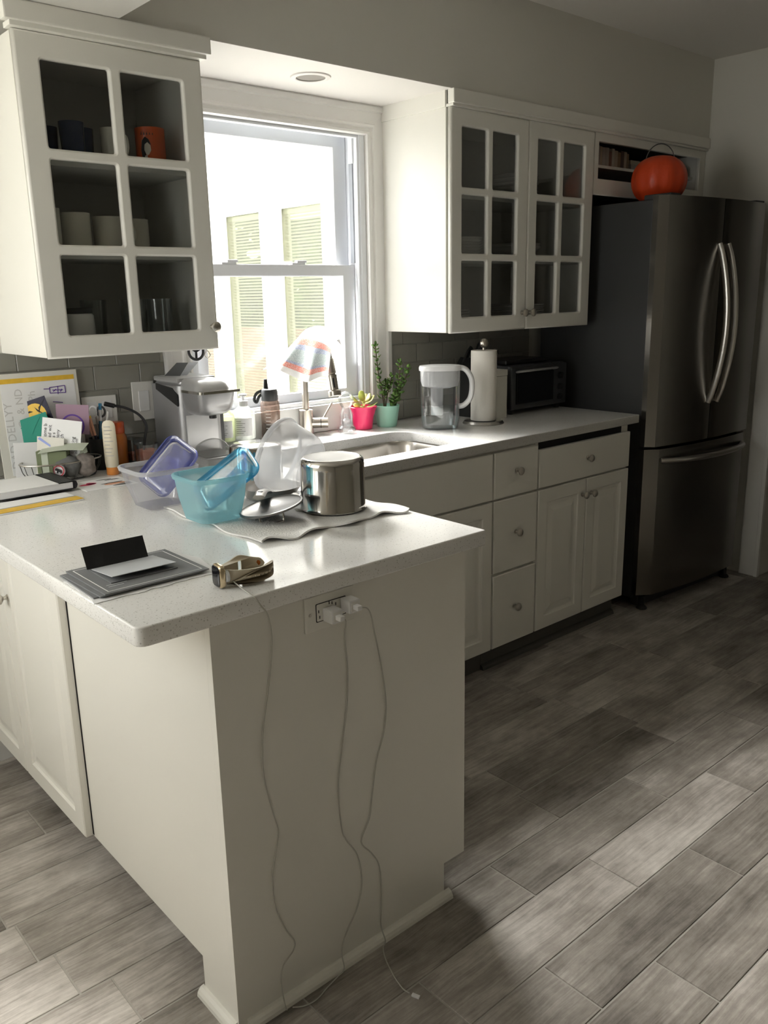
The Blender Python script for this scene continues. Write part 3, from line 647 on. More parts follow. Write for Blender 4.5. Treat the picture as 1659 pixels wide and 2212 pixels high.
def bow(p0, p1, out, w, n=18):
    p0, p1, out = Vector(p0), Vector(p1), Vector(out); return [p0.lerp(p1, t/n) + out*math.sin(PI*t/n)**0.8 for t in range(n+1)]
for d_, x in ((dl, 0.366), (dr, 0.434)):
    bm = nb(); tube(bm, bow((x, front(x)-0.002, 0.935), (x, front(x)-0.002, 1.62), (0, -0.062, 0), 0), 0.013, 10, flat=(1.15, 0.75)); obj('handle', bm, 'steel_satin', d_, smooth=True)
bm = nb(); tube(bm, [V(x, front(x)-0.004-0.05*math.sin(PI*(x-0.07)/0.66)**0.6 if 0.07 < x < 0.73 else front(x), 0.70) for x in [0.07+0.66*i/24 for i in range(25)]], 0.013, 10); obj('handle', bm, 'steel_satin', fz, smooth=True)
for x in (0.04, 0.70): obj('hinge_cover', B(x, x+0.07, 0.0, 0.13, 1.795, 1.818, 0.005), 'fridge_side', FR)
obj('base_grille', B(0.03, FW-0.03, 0.04, 0.08, 0.012, 0.07, 0.004), 'black_plastic', FR)
for x in (0.05, FW-0.06):
    bm = nb(); lathe(bm, [(0.024, 0), (0.026, 0.004), (0.02, 0.012), (0.012, 0.016), (0.012, 0.06)], 16, T((x, 0.03, 0))); obj('foot', bm, 'black_plastic', FR, smooth=True)
    for yy in (0.6,): bm = nb(); cyl(bm, (x, yy, 0), (x, yy, 0.055), 0.02); obj('foot', bm, 'black_plastic', FR)

# ================================================================== COUNTER ALONG THE WINDOW
def Lz(prof, mat, seg=28, c=(0, 0, 0), cap0=True, cap1=True, name='part', parent=None, label=None):
    bm = nb(); lathe(bm, prof, seg, T(c), cap0, cap1); return obj(name, bm, mat, parent, smooth=True, label=label)
def on(b, off, dep=0, z=0): return V(b[0], b[1], 0) + RH*off + FH*dep + V(0, 0, z)

# faucet
fc = thing('faucet', 'brushed nickel pull-down kitchen faucet beneath the striped cloth', 'faucet', (-0.440, -0.006, ZC))
Lz([(0.030, 0), (0.030, 0.004), (0.026, 0.006), (0.026, 0.098), (0.024, 0.1), (0.0135, 0.101)], 'brushed_nickel', name='base', parent=fc)
arch = [V(0, 0, 0.10), V(0, 0, 0.26), V(0, -0.006, 0.315), V(0, -0.032, 0.365), V(0, -0.075, 0.388), V(0, -0.118, 0.372), V(0, -0.146, 0.33), V(0, -0.158, 0.29)]
bm = nb(); tube(bm, arch, 0.0130, 14, smooth=5); obj('spout', bm, 'brushed_nickel', fc, smooth=True)
hd = V(0, -0.024, -0.112).normalized(); p0 = V(0, -0.157, 0.300); a_, b_ = frame_of(hd)
bm = nb(); lathe(bm, [(0.013, 0), (0.0165, 0.004), (0.0175, 0.055), (0.0145, 0.056), (0.0145, 0.060), (0.018, 0.061), (0.0175, 0.115), (0.024, 0.120), (0.0245, 0.137), (0.02, 0.139), (0.019, 0.134), (0.004, 0.134)], 24, basis(p0, a_, b_, hd)); sh_ = obj('spray_head', bm, 'brushed_nickel', fc, smooth=True)
bm = nb(); tube(bm, [p0 + hd*0.07 - RH.cross(hd)*0 + V(-0.008, -0.0155, 0.0), p0 + hd*0.105 + V(-0.008, -0.0155, 0)], 0.0035, 8); obj('spray_button', bm, 'black_plastic', sh_, smooth=True)
bm = nb(); cyl(bm, (0.02, -0.004, 0.046), (0.05, -0.026, 0.046), 0.0205); obj('valve_body', bm, 'brushed_nickel', fc, smooth=True)
bm = nb(); cyl(bm, (0.0495, -0.026, 0.046), (0.0515, -0.0275, 0.046), 0.0207); obj('valve_ring', bm, 'black_plastic', fc, smooth=True)
bm = nb(); cyl(bm, (0.0515, -0.0275, 0.046), (0.072, -0.043, 0.046), 0.0205); tube(bm, [(0.058, -0.030, 0.06), (0.10, -0.035, 0.118)], 0.0042, 10); obj('lever', bm, 'brushed_nickel', fc, smooth=True)
# striped cloth over the spout
def cloth(u, v):
    y = 0.045 - 0.245*u; ridge = 0.416 - 3.0*(y+0.075)**2*(1.5 if y > -0.075 else 1.0)
    w = v*2-0.5           # v < 0.25 hangs behind the spout, the rest on the room side
    if w < 0: return V(0.018 + 0.02*(-w), y, ridge - 0.06*(-w)**1.2)
    k = w/1.5; fold = math.sin(15*u+0.8)
    flare = 0.100*(1-u)**1.5 + 0.038
    hang = 0.150 + 0.030*math.cos(6.0*u+0.3) - 0.02*(1-u)
    return V(-0.017*min(1, k*5) - flare*k + 0.010*fold*k, y + 0.012*math.cos(15*u)*k - 0.012*k*u, ridge - 0.010*min(1, k*5) - (ridge - 0.010 - (0.250 + 0.018*math.sin(7*u+0.5) - 0.02*u))*k)
bm = nb(); sheet(bm, cloth, 44, 30, uv=True); co = obj('dish_cloth', bm, 'cloth_striped', smooth=True, loc=(-0.440, -0.006, ZC), angle=80); tag(co, 'small white dish cloth with grey and coral stripes draped over the faucet', 'cloth')

# water bottle with smoky body
wb = thing('water_bottle', 'smoky brown sports bottle with a black spout cap on the sink ledge', 'bottle', (-0.622, -0.035, ZC))
Lz([(0.030, 0), (0.034, 0.004), (0.0355, 0.03), (0.034, 0.07), (0.0355, 0.11), (0.035, 0.148), (0.028, 0.158)], 'smoke_plastic', name='body', parent=wb, cap1=False)
Lz([(0.029, 0.003), (0.031, 0.01), (0.031, 0.075), (0.001, 0.076)], 'brown_smoke', name='drink', parent=wb)
Lz([(0.030, 0.154), (0.031, 0.158), (0.031, 0.186), (0.028, 0.195), (0.022, 0.198)], 'charcoal', name='cap', parent=wb)
sp = on((0, 0), -0.012); bm = nb(); lathe(bm, [(0.010, 0.196), (0.009, 0.205), (0.0065, 0.228), (0.006, 0.232)], 16, T((sp.x, sp.y, 0))); obj('spout', bm, 'black_plastic', wb, smooth=True)
bm = nb(); tube(bm, [on((0, 0), -0.022, -0.005, 0.192), on((0, 0), -0.045, -0.012, 0.182), on((0, 0), -0.054, -0.015, 0.160), on((0, 0), -0.046, -0.015, 0.150), on((0, 0), -0.038, -0.012, 0.168), on((0, 0), -0.026, -0.008, 0.180)], 0.0042, 8, flat=(0.5, 1.3), smooth=4); obj('strap', bm, 'black_rubber', wb, smooth=True)
for z in [0.03+0.013*i for i in range(8)]:
    bm = nb(); n = 6
    for i in range(n): a0 = math.atan2(-FH.y, -FH.x) + (-0.35+0.5*i/n); a1 = math.atan2(-FH.y, -FH.x) + (-0.35+0.5*(i+1)/n); bm.faces.new([bm.verts.new((0.0365*math.cos(a), 0.0365*math.sin(a), zz)) for a, zz in ((a0, z), (a1, z), (a1, z+0.0016), (a0, z+0.0016))])
    obj('scale_mark', bm, 'print_white', wb)
# soap tray with two pump bottles
tr = obj('soap_tray', B(-0.835, -0.690, -0.072, 0.008, ZC+0.0005, ZC+0.026, 0.004), 'clear_glass'); tag(tr, 'low clear tray under the two soap bottles', 'tray')
def pump_bottle(nm, label, x, y, z, r, h, mat, pump):
    t = thing(nm, label, 'bottle', (x, y, z))
    Lz([(r*0.9, 0), (r, 0.004), (r, h*0.78), (r*0.92, h*0.86), (r*0.55, h*0.95), (r*0.42, h)], mat, name='body', parent=t)
    bm = nb(); n = 12; a0 = math.atan2(-FH.y, -FH.x)
    for i in range(n):
        q = [a0 + (-0.9 + 1.8*k/n) for k in (i, i+1)]; bm.faces.new([bm.verts.new((1.015*r*math.cos(a), 1.015*r*math.sin(a), zz)) for a, zz in ((q[0], h*0.12), (q[1], h*0.12), (q[1], h*0.66), (q[0], h*0.66))])
    lb = obj('sticker', bm, 'paper_white', t)
    for k, zz in enumerate([h*(0.2+0.06*j) for j in range(7)]):
        bm = nb(); w_ = (0.55, 0.7, 0.45, 0.65, 0.5, 0.7, 0.4)[k]
        for i in range(5): q = [a0 + (-0.6 + w_*1.2*kk/5) for kk in (i, i+1)]; bm.faces.new([bm.verts.new((1.025*r*math.cos(a), 1.025*r*math.sin(a), z2)) for a, z2 in ((q[0], zz), (q[1], zz), (q[1], zz+h*0.016), (q[0], zz+h*0.016))])
        obj('print_line', bm, 'print_grey', lb)
    if pump:
        Lz([(r*0.40, h), (r*0.42, h+0.004), (r*0.42, h+0.018), (0.006, h+0.02), (0.006, h+0.034), (0.015, h+0.036), (0.015, h+0.042), (0.004, h+0.044)], 'white_plastic', name='pump', parent=t)
    else: Lz([(r*0.45, h), (r*0.46, h+0.012), (r*0.3, h+0.016)], 'white_plastic', name='cap', parent=t)
    return t
pump_bottle('soap_bottle', 'clear soap bottle with a white pump and printed label by the sink', -0.733, -0.030, ZC+0.027, 0.040, 0.118, 'soap_clear', True)
pump_bottle('soap_bottle', 'pale green soap bottle partly hidden by the coffee maker', -0.802, -0.026, ZC+0.027, 0.028, 0.112, 'soap_green', False)
# clear glass bottle beside the pink pot
gb = thing('glass_bottle', 'clear glass bottle with a rounded top beside the pink pot', 'bottle', (-0.302, -0.082, ZC))
Lz([(0.024, 0), (0.034, 0.006), (0.035, 0.022), (0.026, 0.03), (0.024, 0.05), (0.026, 0.075), (0.019, 0.092), (0.017, 0.10), (0.024, 0.112), (0.030, 0.130), (0.028, 0.146), (0.018, 0.158), (0.004, 0.163)], 'clear_glass', name='body', parent=gb)
Lz([(0.016, 0.008), (0.018, 0.012), (0.018, 0.05), (0.008, 0.058), (0.007, 0.075)], 'pitcher_clear', name='inner_stem', parent=gb)
# plants
def leaf_mesh(L, w, th=0.004):
    bm = nb(); n = 6; top = []
    ring = [V(L*(0.5-0.5*math.cos(PI*i/n)), w*math.sin(PI*i/n)**0.8*0.5, 0) for i in range(n+1)]; ring += [V(p.x, -p.y, 0) for p in ring[-2:0:-1]]
    c1, c2 = bm.verts.new((L*0.55, 0, th*0.2)), bm.verts.new((L*0.55, 0, -th)); vs = [bm.verts.new(p + V(0, 0, 0.25*p.x*p.x/L)) for p in ring]
    for i in range(len(vs)): j = (i+1) % len(vs); bm.faces.new((vs[i], vs[j], c1)); bm.faces.new((vs[j], vs[i], c2))
    bmesh.ops.recalc_face_normals(bm, faces=bm.faces); me = bpy.data.meshes.new('leaf'); bm.to_mesh(me); bm.free()
    for p in me.polygons: p.use_smooth = True
    return me
def put_leaf(me, parent, p, az, el, s=1.0):
    o = bpy.data.objects.new('leaf', me); C.objects.link(o); o.parent = parent; o.location = p; o.rotation_euler = (random.uniform(-0.3, 0.3), -el, az); o.scale = (s, s, s)
mp_ = thing('potted_plant', 'jade plant with small round leaves in a mint green pot', 'plant', (-0.075, -0.062, ZC))
Lz([(0.038, 0), (0.040, 0.003), (0.052, 0.083), (0.054, 0.086), (0.052, 0.087), (0.049, 0.082), (0.046, 0.070), (0.001, 0.069)], 'pot_mint', name='pot', parent=mp_, seg=36)
Lz([(0.0005, 0.0705), (0.046, 0.0705), (0.046, 0.0712), (0.0005, 0.076)], 'soil', name='soil', parent=mp_)
jl = leaf_mesh(0.026, 0.021); jl.materials.append(M['leaf_green'])
random.seed(11)
stems = [[(-0.010, 0, 0.072), (-0.018, 0.0, 0.14), (-0.030, 0, 0.20), (-0.037, 0, 0.27), (-0.042, 0, 0.325)],
         [(-0.004, -0.004, 0.072), (0.002, 0, 0.12), (0.015, 0.004, 0.165), (0.022, 0.004, 0.20)],
         [(-0.006, 0.006, 0.074), (-0.008, 0.01, 0.13), (-0.002, 0.012, 0.175)],
         [(0.030, 0.0, 0.072), (0.042, 0.0, 0.13), (0.052, 0, 0.19), (0.056, 0, 0.255)],
         [(0.034, -0.004, 0.074), (0.052, 0, 0.135), (0.074, 0, 0.18), (0.090, 0, 0.235)],
         [(0.020, -0.02, 0.073), (0.03, -0.026, 0.105), (0.034, -0.03, 0.13)]]
for k, st in enumerate(stems):
    P_ = [on((0, 0), o_, d_, z_) for o_, d_, z_ in st]; bm = nb(); tube(bm, P_, 0.0028 if k in (0, 3) else 0.0022, 7, smooth=3); obj('stem', bm, 'stem_brown', mp_, smooth=True)
    Q = spline(P_, 8); L_ = len(Q); az = random.uniform(0, 6)
    step = 3 if k else 3
    for i in range(int(L_*(0.18 if k not in (1, 2) else 0.45)), L_, 2):
        for s_ in (0, PI): put_leaf(jl, mp_, Q[i], az+s_, random.uniform(0.1, 0.7), random.uniform(0.75, 1.2)*(1.1 - 0.45*i/L_))
        az += 1.5
    put_leaf(jl, mp_, Q[-1], az, 1.2, 0.7)
pk = thing('potted_plant', 'small pale leafy plant in a hot pink pot', 'plant', (-0.188, -0.045, ZC))
bm = nb(); rings = []
for r, z in [(0.034, 0), (0.037, 0.002), (0.043, 0.05), (0.050, 0.078), (0.056, 0.090), (0.054, 0.091), (0.047, 0.078), (0.043, 0.07), (0.001, 0.069)]:
    rings.append([V((r + (0.0025*math.sin(6*2*PI*i/48) if r > 0.045 else 0))*math.cos(2*PI*i/48), (r + (0.0025*math.sin(6*2*PI*i/48) if r > 0.045 else 0))*math.sin(2*PI*i/48), z) for i in range(48)])
ring_loft(bm, rings); obj('pot', bm, 'pot_pink', pk, smooth=True)
Lz([(0.0005, 0.0705), (0.042, 0.0705), (0.042, 0.0712), (0.0005, 0.078)], 'soil', name='soil', parent=pk)
bl = leaf_mesh(0.050, 0.033, 0.003); bl.materials.append(M['leaf_pale'])
for o_, d_, z_, az, el, s_ in [(-0.03, 0, 0.105, 2.9, 0.55, 0.95), (-0.02, -0.01, 0.09, 3.6, 0.2, 0.9), (0.0, 0.0, 0.11, 1.2, 1.1, 0.85), (0.02, 0, 0.10, -0.5, 0.5, 1.0), (0.03, -0.01, 0.09, -1.0, 0.15, 1.0), (0.01, 0.015, 0.10, 0.6, 0.7, 0.9), (0.025, 0.01, 0.105, 0.0, 0.8, 0.8), (-0.005, -0.015, 0.085, -2.2, 0.1, 0.8)]:
    p_ = on((0, 0), o_*0.55, d_, z_); bm = nb(); tube(bm, [V(0, 0, 0.072), V(p_.x*0.5, p_.y*0.5, (z_+0.072)/2+0.004), p_], 0.0013, 6); obj('stalk', bm, 'leaf_pale', pk, smooth=True); put_leaf(bl, pk, p_, az, el, s_)

# water filter pitcher
bt = thing('water_pitcher', 'clear water filter pitcher with a white lid and handle', 'pitcher', (0.022, -0.272, ZC), math.atan2(RH.y, RH.x))
def oval(a, b, n=40, e=2.6, x0=0): return [(x0 + a*abs(math.cos(2*PI*i/n))**(2/e)*math.copysign(1, math.cos(2*PI*i/n)), b*abs(math.sin(2*PI*i/n))**(2/e)*math.copysign(1, math.sin(2*PI*i/n))) for i in range(n)]
def ovals(lst, mat, name, parent, cap0=True, cap1=True, n=40, x0=0):
    bm = nb(); ring_loft(bm, [[V(x, y, z) for x, y in oval(a, b, n, x0=x0)] for a, b, z in lst], cap0, cap1); return obj(name, bm, mat, parent, smooth=True, angle=50)
ovals([(0.060, 0.040, 0.001), (0.070, 0.048, 0.006), (0.076, 0.052, 0.04), (0.078, 0.053, 0.15), (0.080, 0.054, 0.232)], 'pitcher_clear', 'body', bt, cap1=False)
ovals([(0.066, 0.045, 0.007), (0.073, 0.049, 0.04), (0.074, 0.050, 0.088)], 'water', 'water', bt)
ovals([(0.082, 0.056, 0.230), (0.083, 0.057, 0.240), (0.080, 0.054, 0.249), (0.05, 0.03, 0.252)], 'white_plastic', 'lid', bt)
ovals([(0.040, 0.03, 0.162), (0.070, 0.046, 0.170), (0.076, 0.051, 0.19), (0.077, 0.0515, 0.229)], 'white_plastic', 'reservoir', bt)
Lz([(0.021, 0.092), (0.023, 0.094), (0.026, 0.164)], 'plastic_milky', name='filter_sleeve', parent=bt, c=(-0.012, 0, 0))
Lz([(0.022, 0.055), (0.024, 0.058), (0.024, 0.092)], 'white_plastic', name='filter', parent=bt, c=(-0.012, 0, 0))
bm = nb(); tube(bm, [(0.072, 0, 0.240), (0.10, 0, 0.232), (0.122, 0, 0.200), (0.126, 0, 0.160), (0.118, 0, 0.118), (0.094, 0, 0.092), (0.074, 0, 0.088)], 0.0125, 12, flat=(1.15, 0.85), smooth=5); obj('handle', bm, 'white_plastic', bt, smooth=True)
# paper towel holder and roll
ph_ = thing('paper_towel_holder', 'brushed steel paper towel stand with a ball finial', 'holder', (0.243, -0.302, ZC))
Lz([(0.084, 0), (0.085, 0.003), (0.078, 0.012), (0.010, 0.014)], 'steel_satin', name='base', parent=ph_, seg=40)
Lz([(0.006, 0.013), (0.006, 0.306), (0.012, 0.309), (0.017, 0.318), (0.018, 0.326), (0.014, 0.337), (0.004, 0.343)], 'brushed_nickel', name='pole', parent=ph_)
rl = Lz([(0.008, 0.015), (0.052, 0.0152), (0.0525, 0.02), (0.0525, 0.292), (0.052, 0.296), (0.021, 0.297), (0.020, 0.296), (0.019, 0.02)], 'paper_towel', name='paper_towel_roll', seg=36, cap0=False, cap1=False, c=(0.243, -0.302, ZC)); tag(rl, 'white paper towel roll on the steel stand', 'paper towel')
cn = thing('white_canister', 'plain white canister standing behind the paper towel roll', 'canister', (0.392, -0.235, ZC))
bm = nb(); prism(bm, rrect(-0.042, 0.042, -0.035, 0.035, 0.012), 0.0005, 0.178); obj('body', bm, 'paper_cream', cn, smooth=True)
bm = nb(); prism(bm, rrect(-0.043, 0.043, -0.036, 0.036, 0.012), 0.180, 0.204); obj('lid', bm, 'paper_cream', cn, smooth=True)
kb = thing('knife_block', 'dark knife block with black handles behind the paper towels', 'knife block', (0.40, -0.10, ZC))
bm = nb(); prism(bm, [(-0.075, 0), (0.075, 0), (0.075, 0.15), (-0.03, 0.25), (-0.075, 0.20)], -0.05, 0.05, Matrix(((1, 0, 0, 0), (0, 0, 1, 0), (0, 1, 0, 0), (0, 0, 0, 1)))); obj('block', bm, 'card_black', kb)
for x_, y_, z_ in ((-0.03, -0.03, 0.22), (-0.01, 0.0, 0.225), (0.03, -0.03, 0.18), (0.035, 0.015, 0.185), (-0.055, 0.02, 0.20)):
    bm = nb(); tube(bm, [(x_, y_, z_), (x_+0.045, y_, z_+0.075), (x_+0.062, y_, z_+0.09)], 0.008, 8, flat=(1, 1.4)); obj('knife_handle', bm, 'black_plastic', kb, smooth=True)
bm = nb(); tube(bm, [(0.05, -0.035, 0.19), (0.085, -0.035, 0.27), (0.11, -0.035, 0.275), (0.125, -0.035, 0.262)], 0.005, 8, smooth=4); obj('steel_handle', bm, 'steel_polished', kb, smooth=True)
# toaster oven
to = thing('toaster_oven', 'black and grey toaster oven in the dark corner by the fridge', 'toaster oven', (0.478, -0.25, ZC))
TW, TD = 0.385, 0.23
obj('body', B(0, TW, 0.012, TD, 0.022, 0.212, 0.012), 'charcoal', to)
obj('front_frame', B(0.0, TW, 0.0, 0.014, 0.022, 0.205, 0.005), 'charcoal', to)
dd = obj('glass_door', B(0.03, 0.285, -0.006, 0.002, 0.045, 0.180, 0.003), 'screen_black', to)
bm = nb(); tube(bm, [(0.035, -0.004, 0.186), (0.055, -0.028, 0.190), (0.26, -0.028, 0.190), (0.28, -0.004, 0.186)], 0.008, 10, smooth=4, flat=(1.5, 0.7)); obj('handle', bm, 'silver_light', dd, smooth=True)
for z_ in (0.150, 0.100, 0.055): bm = nb(); lathe(bm, [(0.016, 0), (0.015, 0.014), (0.012, 0.016)], 18, T((0.335, -0.001, z_)) @ Rm(PI/2, 'X')); obj('control_knob', bm, 'black_plastic', to, smooth=True)
for x_ in (0.03, TW-0.03):
    for y_ in (0.03, TD-0.03): bm = nb(); cyl(bm, (x_, y_, 0), (x_, y_, 0.024), 0.012, 0.014); obj('foot', bm, 'black_rubber', to)
ty = obj('baking_tray', None or B(0.50, 0.78, -0.20, -0.04, ZC+0.213, ZC+0.232, 0.006), 'black_plastic'); tag(ty, 'dark flat baking tray lying on the toaster oven', 'tray')

# ================================================================== CORNER BY THE COFFEE MAKER
km = thing('coffee_maker', 'silver single-cup coffee maker under the glass wall cabinet', 'coffee maker', (-1.056, -0.005, ZC))
KW = 0.150
bm = nb(); prism(bm, [(0.0, 0.02), (0.0, -0.14), (0.006, -0.158), (0.02, -0.168), (KW-0.012, -0.168), (KW, -0.156), (KW, 0.02)], 0.0005, 0.262)
top = [v for v in bm.verts if v.co.z > 0.2]; bmesh.ops.bevel(bm, geom=[e for e in bm.edges if all(v.co.z > 0.2 for v in e.verts)], offset=0.012, segments=3, affect='EDGES'); obj('body', bm, 'silver_plastic', km, smooth=True)
obj('top_cover', B(0.004, KW-0.004, -0.15, 0.015, 0.258, 0.275, 0.008), 'silver_light', km)
bm = nb(); prism(bm, [(-0.155, 0.185), (-0.155, 0.222), (-0.125, 0.243), (-0.01, 0.252), (-0.01, 0.232)], -0.0015, 0.001, Matrix(((0, 0, 1, 0), (1, 0, 0, 0), (0, 1, 0, 0), (0, 0, 0, 1)))); obj('side_window', bm, 'black_plastic', km)
obj('water_tank', B(KW+0.001, KW+0.03, -0.13, 0.015, 0.002, 0.25, 0.006), 'charcoal', km)
rings = []
for z_, i_ in ((0.158, 0.03), (0.163, 0.018), (0.175, 0.008), (0.20, 0.003), (0.232, 0.0)):
    rings.append([V(x, y, z_) for x, y in rrect(0.008+i_, KW-0.008-i_, -0.290+i_*1.4, -0.150, 0.028, 6)])
bm = nb(); ring_loft(bm, rings); hd_ = obj('brew_head', bm, 'silver_plastic', km, smooth=True)
bm = nb(); prism(bm, rrect(0.002, KW+0.002, -0.300, -0.165, 0.014, 5), 0.232, 0.240); obj('handle_plate', bm, 'steel_polished', hd_, smooth=True)
rings = [[V(x, y, z_) for x, y in rrect(0.012+i_, KW-0.012-i_, -0.262+i_*2.0, -0.10, 0.02, 5)] for z_, i_ in ((0.240, 0), (0.255, 0.004), (0.268, 0.012), (0.272, 0.02))]
bm = nb(); ring_loft(bm, rings); obj('lid', bm, 'silver_light', hd_, smooth=True)
bm = nb(); cyl(bm, (KW/2, -0.24, 0.148), (KW/2, -0.24, 0.16), 0.012); obj('spout', bm, 'black_plastic', hd_)
obj('drip_tray', B(0.006, KW-0.006, -0.300, -0.165, 0.0005, 0.030, 0.008), 'silver_plastic', km); obj('drip_grate', B(0.016, KW-0.016, -0.288, -0.172, 0.0295, 0.033, 0.002), 'black_plastic', km)
obj('front_recess', B(0.018, KW-0.018, -0.1695, -0.166, 0.035, 0.155, 0.001), 'silver_light', km)
fcd = thing('folded_card', 'small folded grey card resting on the coffee maker', 'card', (-1.0, -0.075, ZC+0.2755))
def quad(pts): 
    bm = nb(); f = bm.faces.new([bm.verts.new(p) for p in pts]); bmesh.ops.solidify(bm, geom=[f], thickness=0.001); return bm
q = lambda o_, d_, z_: RH*o_ + FH*d_ + V(0, 0, z_)
obj('upper_leaf', quad([q(-0.045, -0.015, 0.001), q(0.010, -0.028, 0.001), q(0.028, 0.022, 0.040), q(-0.012, 0.030, 0.040)]), 'card_grey', fcd)
obj('lower_leaf', quad([q(0.010, -0.026, 0.002), q(0.030, -0.018, 0.002), q(0.062, 0.022, 0.041), q(0.030, 0.024, 0.041)]), 'card_lightgrey', fcd)

kc = thing('keychain', 'black wheel keychain with a small clip hanging under the cabinet', 'keychain', (-0.950, -0.11, 1.2885))
cc = V(0, 0, -0.022); ring = [cc + RH*(0.024*math.cos(a)) + V(0, 0, 0.026*math.sin(a)) for a in [2*PI*i/28 for i in range(29)]]
bm = nb(); tube(bm, ring, 0.0046, 8, caps=False, flat=(1, 1)); obj('wheel_rim', bm, 'black_rubber', kc, smooth=True)
for a in (-PI/2, PI/6, 5*PI/6): bm = nb(); tube(bm, [cc, cc + RH*(0.023*math.cos(a)) + V(0, 0, 0.025*math.sin(a))], 0.004, 8); obj('spoke', bm, 'black_rubber', kc, smooth=True)
bm = nb(); tube(bm, [RH*0.030 + V(0, 0, -0.004), RH*0.034 + V(0, 0, -0.018), RH*0.028 + V(0, 0, -0.034), RH*0.037 + V(0, 0, -0.044), RH*0.046 + V(0, 0, -0.034), RH*0.037 + V(0, 0, -0.018)], 0.0013, 6, smooth=5); obj('clip', bm, 'nickel', kc, smooth=True)

# switch and outlet plates on the splashback
lsw = thing('light_switch', 'white rocker switch plate on the grey tiles beside the coffee maker', 'switch', (-1.086, YW-0.009, 1.107))
me = curve_mesh([[(-0.040, -0.064), (0.040, -0.064), (0.040, 0.064), (-0.040, 0.064)]], 0.006, 0.002); me.transform(T((0, -0.003, 0)) @ Rm(PI/2, 'X')); obj('plate', me, 'plate_white', lsw)
obj('rocker', B(-0.0185, 0.0185, -0.0085, -0.004, -0.034, 0.034, 0.002), 'white_plastic', lsw)
for z_ in (-0.048, 0.048): bm = nb(); cyl(bm, (0, -0.0062, z_), (0, -0.0072, z_), 0.003, seg=10); obj('screw', bm, 'plate_white', lsw)
ow = thing('wall_outlet', 'white double outlet plate on the tiles behind the pens', 'outlet', (-1.241, YW-0.009, 1.092))
me = curve_mesh([[(-0.058, -0.045), (0.058, -0.045), (0.058, 0.045), (-0.058, 0.045)]], 0.006, 0.002); me.transform(T((0, -0.003, 0)) @ Rm(PI/2, 'X')); obj('plate', me, 'plate_white', ow)
for x_ in (-0.025, 0.025): obj('socket', B(x_-0.016, x_+0.016, -0.0075, -0.004, -0.028, 0.028, 0.002), 'white_plastic', ow)

# candles, amber bottle, lotion tube
cj = thing('candle_jar', 'clear glass jar with bright coral candle wax', 'candle', (-1.148, -0.098, ZC))
Lz([(0.036, 0.0005), (0.038, 0.003), (0.039, 0.07), (0.0375, 0.07), (0.036, 0.006), (0.001, 0.005)], 'clear_glass', name='jar', parent=cj)
Lz([(0.034, 0.007), (0.0352, 0.010), (0.0355, 0.048), (0.032, 0.050), (0.001, 0.0495)], 'wax_coral', name='wax', parent=cj)
bm = nb(); tube(bm, [(0, 0, 0.049), (0.002, 0.001, 0.058)], 0.001, 6); obj('wick', bm, 'print_black', cj)
c2 = thing('candle_jar', 'square smoky glass candle holder tucked behind the coral candle', 'candle', (-1.158, -0.012, ZC), 0.4)
bm = nb(); ring_loft(bm, [[V(x, y, z) for x, y in rrect(-s, s, -s, s, 0.006)] for s, z in ((0.024, 0.0005), (0.025, 0.004), (0.031, 0.078), (0.029, 0.078), (0.023, 0.008))]); obj('jar', bm, 'clear_glass', c2)
bm = nb(); prism(bm, rrect(-0.022, 0.022, -0.022, 0.022, 0.005), 0.009, 0.03); obj('wax', bm, 'wax_coral', c2)
ab = thing('amber_bottle', 'amber brown bottle with a red-orange cap behind the lotion tube', 'bottle', (-1.212, -0.030, ZC))
Lz([(0.026, 0.0005), (0.028, 0.004), (0.028, 0.092), (0.022, 0.104)], 'pill_orange', name='body', parent=ab); Lz([(0.022, 0.104), (0.023, 0.106), (0.023, 0.138), (0.021, 0.141)], 'ceramic_orange', name='cap', parent=ab)
lt = thing('lotion_tube', 'cream coloured lotion tube standing on its orange cap', 'tube', (-1.297, -0.164, ZC))
def ell(lst, mat, name, parent):
    bm = nb(); ring_loft(bm, [[RH*(a*math.cos(2*PI*i/24)) + FH*(b*math.sin(2*PI*i/24)) + V(0, 0, z) for i in range(24)] for a, b, z in lst]); return obj(name, bm, mat, parent, smooth=True)
ell([(0.0175, 0.0165, 0.0005), (0.0185, 0.0175, 0.002), (0.0185, 0.0175, 0.024)], 'cap_orange', 'cap', lt)
ell([(0.019, 0.018, 0.0245), (0.0205, 0.017, 0.04), (0.021, 0.012, 0.10), (0.0205, 0.006, 0.148), (0.0185, 0.003, 0.158), (0.013, 0.0015, 0.165), (0.005, 0.0008, 0.168)], 'lotion_cream', 'body', lt)
for k in range(9):
    z_ = 0.06 + 0.011*k; d_ = 0.0165 - 0.00008*0 - (z_-0.04)*0.085; w_ = (0.026, 0.02, 0.024, 0.016, 0.027, 0.022, 0.018, 0.025, 0.02)[k]
    bm = nb(); bm.faces.new([bm.verts.new(RH*x + FH*(-d_-0.0012) + V(0, 0, zz)) for x, zz in ((-0.013, z_), (-0.013+w_, z_), (-0.013+w_, z_+0.002), (-0.013, z_+0.002))]); obj('print_line', bm, 'pencil_grey', lt)

